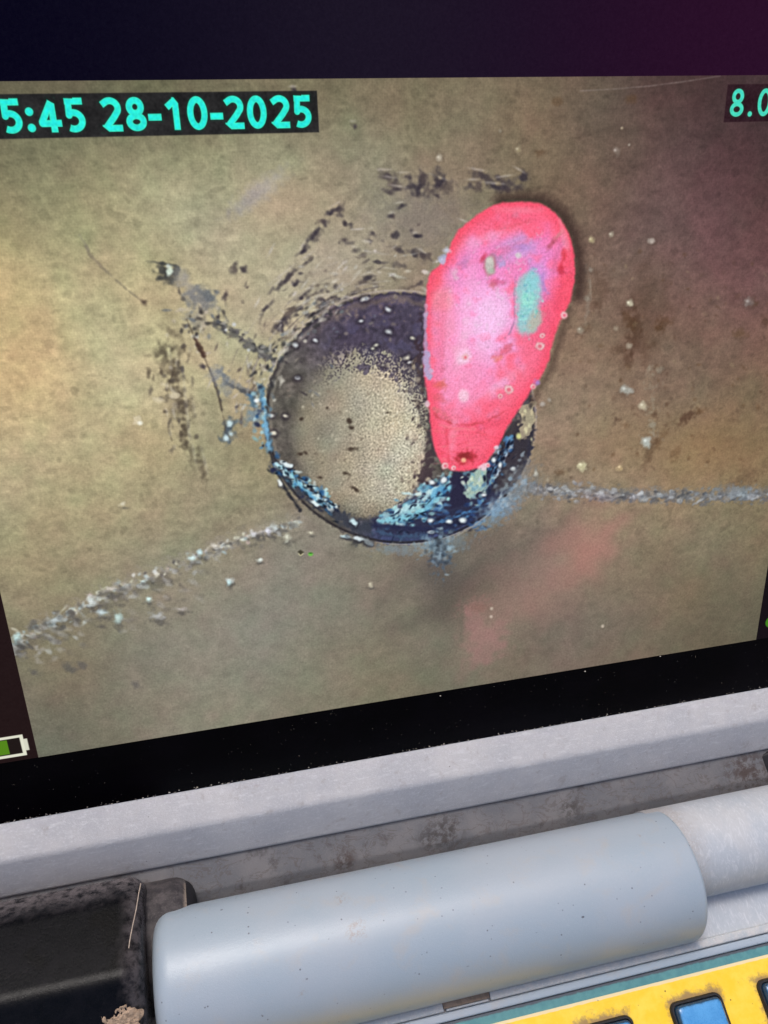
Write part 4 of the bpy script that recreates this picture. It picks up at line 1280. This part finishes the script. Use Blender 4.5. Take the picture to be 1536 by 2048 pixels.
M_FRAME, M_TUBE, M_SCUFF, M_RECESS = mat_frame(), mat_tube(), mat_scuffed(), mat_recess()
M_RUBBER, M_COLLAR, M_YEL, M_TEAL, M_RIDGE = mat_rubber(), mat_collar(), mat_yellow(), mat_teal(), mat_ridge()
M_KEY, M_GLASS, M_LCD = mat_key(), mat_glass(), mat_display(image)
M_GASKET = plain('black_key_gasket_rubber', srgb(30, 28, 32), .55, .4, .3, .9, .3)
M_BODY = plain('dark_grey_case_plastic', srgb(96, 96, 100), .6, .4, .1, .2, .2)
M_MUD = plain('dried_tan_mud', srgb(158, 136, 116), .9, .2, .28, .9, .8)
M_CHIP = plain('brown_grime', srgb(138, 120, 106), .8, .3, .25, .7, .6)
M_CRUMB = plain('pale_dust', srgb(190, 180, 168), .9, .2, .2, 2.0)
M_FIBRE = plain('pale_fibre', srgb(176, 160, 146), .7, .3, .15, 1.0)
M_GROUND = plain('worn_concrete_ground', (0.22, 0.21, 0.20, 1), .9, .3, .2, .01, .3)

# ------------------------------------------------------------------ ground below the unit
bm = bmesh.new()
gv = [bm.verts.new((x, y, -0.0885)) for x, y in ((-20, -20), (20, -20), (20, 20), (-20, 20))]
bm.faces.new(gv)
ground = finish(bm, 'ground', M_GROUND)
ground['kind'] = 'structure'

# ------------------------------------------------------------------ the inspection unit
unit = bpy.data.objects.new('inspection_monitor', None)
col.objects.link(unit)
unit.empty_display_size = 0.02
unit['label'] = 'grey inspection monitor showing a red tag in a pipe above a yellow keypad'
unit['category'] = 'monitor'

X0, X1 = -62.0, 262.0           # width of the unit

# black glass over the display, with the pictures it shows
bm = bmesh.new()
add_lid_box(bm, -46, 246, -18, 186, -4, 0)
glass = finish(bm, 'display_glass', M_GLASS, unit)
lid_quad('black_border', -32, 232, 0, 183.9, 0.05, M_LCD, glass, LCD)  # its top strip emits the painted bezel reflection
lid_quad('pipe_picture', 0, 200, 0, 147.9, 0.09, M_LCD, glass, LCD)
q = lid_quad('date_caption', 2.1, 78.25, 138.3, 145.7, 0.13, M_LCD, glass, LCD)
q['label'] = 'green time and date digits on a dark strip'
q = lid_quad('distance_caption', 170.05, 190.4, 138.6, 146.05, 0.13, M_LCD, glass, LCD)
q['label'] = 'green digits 8.0 on a dark strip'
q = lid_quad('battery_symbol', -17.6, -1.5, 1.2, 7.4, 0.09, M_LCD, glass, LCD)
q['label'] = 'white battery outline half filled with green'
q = lid_quad('status_dot', 202.0, 206.4, 3.2, 7.6, 0.09, M_LCD, glass, LCD)
q['label'] = 'green round symbol'

# frame round the glass: bottom lip, two side bars, top bar
bm = bmesh.new()
A = L2W(-18.0, -0.4)
lip = [(A[0] + .25, A[1] - .1), (A[0] - .05, A[1] + .30), (-19.4, -18.1), (-26.3, -28.2), (-24.6, -31.6), (-14, -36), L2W(-18.0, -12)]
lip = fillet(lip, [.1, .15, 4.2, 1.6, 1.0, 0, 0], 6)
add_extrusion(bm, [(p[0], p[1]) for p in lip], [X0, -30, 0, 40, 80, 120, 160, 200, X1])
add_lid_box(bm, X0, -46, -17.5, 200, -14, 2.2)
add_lid_box(bm, 246, X1, -17.5, 200, -14, 2.2)
add_lid_box(bm, -45.9, 245.9, 186, 200, -14, 2.1)
finish(bm, 'screen_frame', M_FRAME, unit)

bm = bmesh.new()
add_lid_box(bm, X0 + 1, X1 - 1, -17, 199, -30, -14.1)
finish(bm, 'lid_back', M_BODY, unit)

# sloping wall of the hinge recess
bm = bmesh.new()
wall = fillet([(-22.5, -27.5), (-33.5, -32.0), (-46, -44), (-46, -52), (-14, -52), (-14, -37)], [0, 3, 0, 0, 0, 0], 5)
add_extrusion(bm, [(p[0], p[1]) for p in wall], [X0 + 1, 0, 60, 120, 180, X1 - 1])
finish(bm, 'recess_wall', M_RECESS, unit)
bm = bmesh.new()
add_extrusion(bm, fillet([(-27.0, -28.2), (-33.6, -31.2), (-38, -36), (-30, -41), (-22, -36)], .6, 3), [(204.2, 2.6), (206.2, 1.0), (208.5, 0), (216, 0)])
finish(bm, 'dark_notch_wedge', M_GASKET, unit)  # dark wedge added to stand in for the dark hole at the recess end

# hinge barrel, narrower tube, black sleeve and collar
bm = bmesh.new()
add_extrusion(bm, circle(-54.1, -27.5, 17.3, 96), round_stations(22.4, 163.3, 4.2, 1.6, 7, 6))
finish(bm, 'hinge_barrel', M_TUBE, unit, 40)
bm = bmesh.new()
add_extrusion(bm, circle(-49.1, -27.0, 12.6, 80), round_stations(158, X1 - 6, 0, 1.5, 6, 4))
finish(bm, 'hinge_tube', M_SCUFF, unit, 40)
bm = bmesh.new()
SLEEVE = fillet([(-27.2, -34.0), (-27.8, -22.5), (-33.5, -14.5), (-51.0, -6.4), (-64.0, -12.5), (-72.5, -30.0), (-62, -48), (-38, -48)], [3, 4, 8, 5, 7, 8, 8, 8], 8)
add_extrusion(bm, [(p[0], p[1]) for p in SLEEVE], round_stations(X0 + 6, 20.8, 2, 4.5, 7, 6))
sleeve = finish(bm, 'rubber_sleeve', M_RUBBER, unit, 40)
bm = bmesh.new()
add_extrusion(bm, circle(-44.5, -36.0, 16.6, 96), round_stations(12, 32.0, 0, 5.0, 7, 2))
finish(bm, 'sleeve_collar', M_COLLAR, unit, 40)
bm = bmesh.new()
add_extrusion(bm, circle(-44.5, -36.2, 16.2, 96), round_stations(26, 32.5, 0, 4.8, 6))
finish(bm, 'collar_gasket', M_GASKET, unit, 40)

# base with its deck
bm = bmesh.new()
base = fillet([(-74.5, -30.0), (-74.5, -31.4), (-235, -31.4), (-238, -86), (24, -86), (24, -56), (-47, -56), (-47, -30.0)], [0, 0, 4, 6, 6, 2, 0, 0.8], 5)
add_extrusion(bm, [(p[0], p[1]) for p in base], [X0, 0, 60, 120, 180, X1])
finish(bm, 'base_case', M_SCUFF, unit)
for (fx, fy) in ((X0 + 20, -215), (X1 - 20, -215), (X0 + 20, 5), (X1 - 20, 5)):
    bm = bmesh.new()
    bmesh.ops.create_cone(bm, cap_ends=True, segments=24, radius1=.009, radius2=.010, depth=.0035, matrix=Matrix.Translation((fx * MM, fy * MM, -.08675)))
    finish(bm, 'foot', M_GASKET, unit)

# raised ridge in front of the barrel: two lengths and the broken grimy piece between
def ridge(name, xa, xb, ya, yb, z0, z1, mat, lab=None):
    b = bmesh.new()
    pr = fillet([(ya, z0), (ya, z1), (yb, z1), (yb, z0)], [0, .55, .55, 0], 5)
    add_extrusion(b, [(p[0], p[1]) for p in pr], [xa, xb])
    o = finish(b, name, mat, unit)
    if lab:
        o['label'] = lab
    return o

ridge('trim_ridge', X0 + 1, 91.2, -71.2, -73.4, -30.6, -28.3, M_RIDGE)
ridge('trim_ridge', 103.9, X1 - 1, -71.2, -73.4, -30.6, -28.3, M_RIDGE)
bm = bmesh.new()
add_extrusion(bm, fillet([(-71.0, -30.6), (-71.0, -28.35), (-72.75, -28.3), (-72.8, -30.6)], [0, .3, .2, 0], 3), [91.4, 95, 99, 101.5, 103.7])
for v in bm.verts:
    v.co.z += random.uniform(-.0001, .0001)
finish(bm, 'trim_chip', M_CHIP, unit)['label'] = 'brown grimy broken piece of the ridge'
bm = bmesh.new()
add_extrusion(bm, fillet([(-72.85, -30.6), (-72.85, -28.4), (-73.4, -28.45), (-73.4, -30.6)], [0, .2, .2, 0], 3), [92.0, 96, 100, 103.2])
finish(bm, 'trim_chip', M_RIDGE, unit)
ridge('trim_step', X0 + 1, X1 - 1, -73.55, -75.65, -31.2, -29.1, M_TUBE)

# keypad: teal border strip, yellow plate, gaskets and keys
bm = bmesh.new()
add_extrusion(bm, [(-75.85, -31.4), (-75.85, -29.75), (-160, -29.75), (-160, -31.4)], [X0 + 6, X1 - 6])
pad = finish(bm, 'keypad', M_TEAL, unit)
bm = bmesh.new()
add_extrusion(bm, [(-78.4, -29.8), (-78.4, -29.55), (-158, -29.55), (-158, -29.8)], [X0 + 9, X1 - 9])
finish(bm, 'yellow_plate', M_YEL, pad)


def rounded_rect(cx, cy, w, d, r, n=6):
    out = []
    for sx, sy, a0 in ((1, 1, 0), (-1, 1, 90), (-1, -1, 180), (1, -1, 270)):
        for k in range(n + 1):
            a = math.radians(a0 + 90 * k / n)
            out.append((cx + sx * (w / 2 - r) + r * math.cos(a), cy + sy * (d / 2 - r) + r * math.sin(a)))
    return out


def stack(bm, rings, dirt=None):
    """loft closed (x,y) rings at heights; returns rings of verts"""
    vs = [[bm.verts.new((p[0] * MM, p[1] * MM, z * MM)) for p in ring] for ring, z in rings]
    n = len(vs[0])
    for a, b in zip(vs, vs[1:]):
        for i in range(n):
            bm.faces.new((a[i], a[(i + 1) % n], b[(i + 1) % n], b[i]))
    bm.faces.new(vs[-1])
    return vs


gb, kb = bmesh.new(), bmesh.new()
lay = kb.verts.layers.float.new('rim_dirt')
w, d = KEY_W, KEY_D
stack(gb, [(rounded_rect(0, 0, w + 1.5, d + 1.5, 2.1), 0), (rounded_rect(0, 0, w + 1.4, d + 1.4, 2.05), 0.8), (rounded_rect(0, 0, w + .9, d + .9, 1.9), 1.15),
           (rounded_rect(0, 0, w + .1, d + .1, 1.6), 1.15), (rounded_rect(0, 0, w - .2, d - .2, 1.5), 0.2)])
vs = stack(kb, [(rounded_rect(0, 0, w - .5, d - .5, 1.4), 0.1), (rounded_rect(0, 0, w - .5, d - .5, 1.4), 1.5), (rounded_rect(0, 0, w - .9, d - .9, 1.3), 2.1),
                (rounded_rect(0, 0, w - 1.7, d - 1.7, 1.1), 2.45), (rounded_rect(0, 0, w - 3.2, d - 3.2, .9), 2.55), (rounded_rect(0, 0, w - 6, d - 6, .7), 2.5), (rounded_rect(0, 0, w - 9, d - 9, .5), 2.45)])
for ring, val in zip(vs, (1, 1, .9, .55, .3, .1, 0)):
    for v in ring:
        v[lay] = val
g0 = finish(gb, 'key_gasket', M_GASKET, pad)
k0 = finish(kb, 'key', M_KEY, pad)
for i, (kx, ky) in enumerate(KEYS):
    g, k = (g0, k0) if i == 0 else (g0.copy(), k0.copy())
    if i:
        col.objects.link(g)
        col.objects.link(k)
    g.location = k.location = (kx * MM, ky * MM, -29.55 * MM)

# ------------------------------------------------------------------ loose dirt
def on_sleeve(x, y):
    best = -40.0
    for p, q in zip(SLEEVE, SLEEVE[1:] + SLEEVE[:1]):
        if min(p[0], q[0]) <= y <= max(p[0], q[0]) and abs(p[0] - q[0]) > 1e-6:
            best = max(best, p[1] + (q[1] - p[1]) * (y - p[0]) / (q[0] - p[0]))
    return best

bm = bmesh.new()
bmesh.ops.create_icosphere(bm, subdivisions=5, radius=1.0)
from mathutils import noise as mnoise
for v in bm.verts:
    a = math.atan2(v.co.y, v.co.x)
    rr = math.hypot(v.co.x, v.co.y)
    lump = 1 + .55 * mnoise.noise(Vector((math.cos(a) * 1.7, math.sin(a) * 1.7, 3.1))) + .25 * mnoise.noise(Vector((math.cos(a) * 4, math.sin(a) * 4, 1.1)))
    x = 15.6 + v.co.x * 4.6 * lump
    y = -60.2 + v.co.y * 3.4 * lump
    h = max(0, v.co.z) * .55 + .45 * mnoise.noise(Vector((x * .8, y * .8, 0))) + .35 * mnoise.noise(Vector((x * 2.1, y * 2.1, 5))) - .18
    v.co = (x * MM, y * MM, (on_sleeve(x, y) + h - .1) * MM)
mud = finish(bm, 'mud_clump', M_MUD)
mud['label'] = 'patch of dried tan mud stuck on the front of the black rubber sleeve'
mud['category'] = 'mud'

bm = bmesh.new()
path = []
for k in range(25):
    t = k / 24
    y = -30.2 - 15.2 * t
    x = 20.0 - 1.7 * t + .25 * math.sin(t * 5)
    if x > 16.3:
        e = max(0, x - 16.3)
        drop = 4.5 - math.sqrt(max(0, 4.5 ** 2 - e * e))
    path.append((x, y, on_sleeve(x, y) - drop * (1 if True else 0) + .10))
ringsv = []
for (x, y, z) in path:
    ringsv.append([bm.verts.new(((x + .13 * math.cos(a)) * MM, y * MM, (z + .13 * math.sin(a)) * MM)) for a in [i * math.pi / 3 for i in range(6)]])
for a, b in zip(ringsv, ringsv[1:]):
    for i in range(6):
        bm.faces.new((a[i], a[(i + 1) % 6], b[(i + 1) % 6], b[i]))
fib = finish(bm, 'fibre', M_FIBRE)
fib['label'] = 'thin pale fibre lying across the right end of the black rubber sleeve'
fib['category'] = 'fibre'

# dust crumbs along the joints
bm = bmesh.new()
def crumb(x, y, z, r):
    mt = Matrix.Translation((x * MM, y * MM, z * MM)) @ Matrix.Rotation(random.uniform(0, 6), 4, Vector((random.random(), random.random(), 1)).normalized()) @ Matrix.Diagonal((r * MM * random.uniform(.7, 1.5), r * MM, r * MM * random.uniform(.5, 1), 1))
    bmesh.ops.create_icosphere(bm, subdivisions=1, radius=1.0, matrix=mt)
for k in range(240):
    x = random.uniform(-30, 235)
    dd = -17.85 + abs(random.gauss(0, .28))
    y, z = L2W(dd, .05)
    crumb(x, y, z, random.choice((.06, .08, .1, .13, .18)))
for k in range(150):
    x, dd = random.uniform(-30, 230), random.uniform(-17, -.5)
    y, z = L2W(dd, .03)
    crumb(x, y, z, random.choice((.03, .04, .05, .06)))
for (x, dd, r) in ((145.5, -1.2, .28), (168.8, -.3, .22), (103, -1.4, .18), (208, -6, .3), (209, -8, .2)):
    y, z = L2W(dd, .12)
    crumb(x, y, z, r)
cr = finish(bm, 'dust_crumbs', M_CRUMB)
cr['kind'] = 'stuff'
cr['label'] = 'pale dust crumbs scattered on the black screen border'
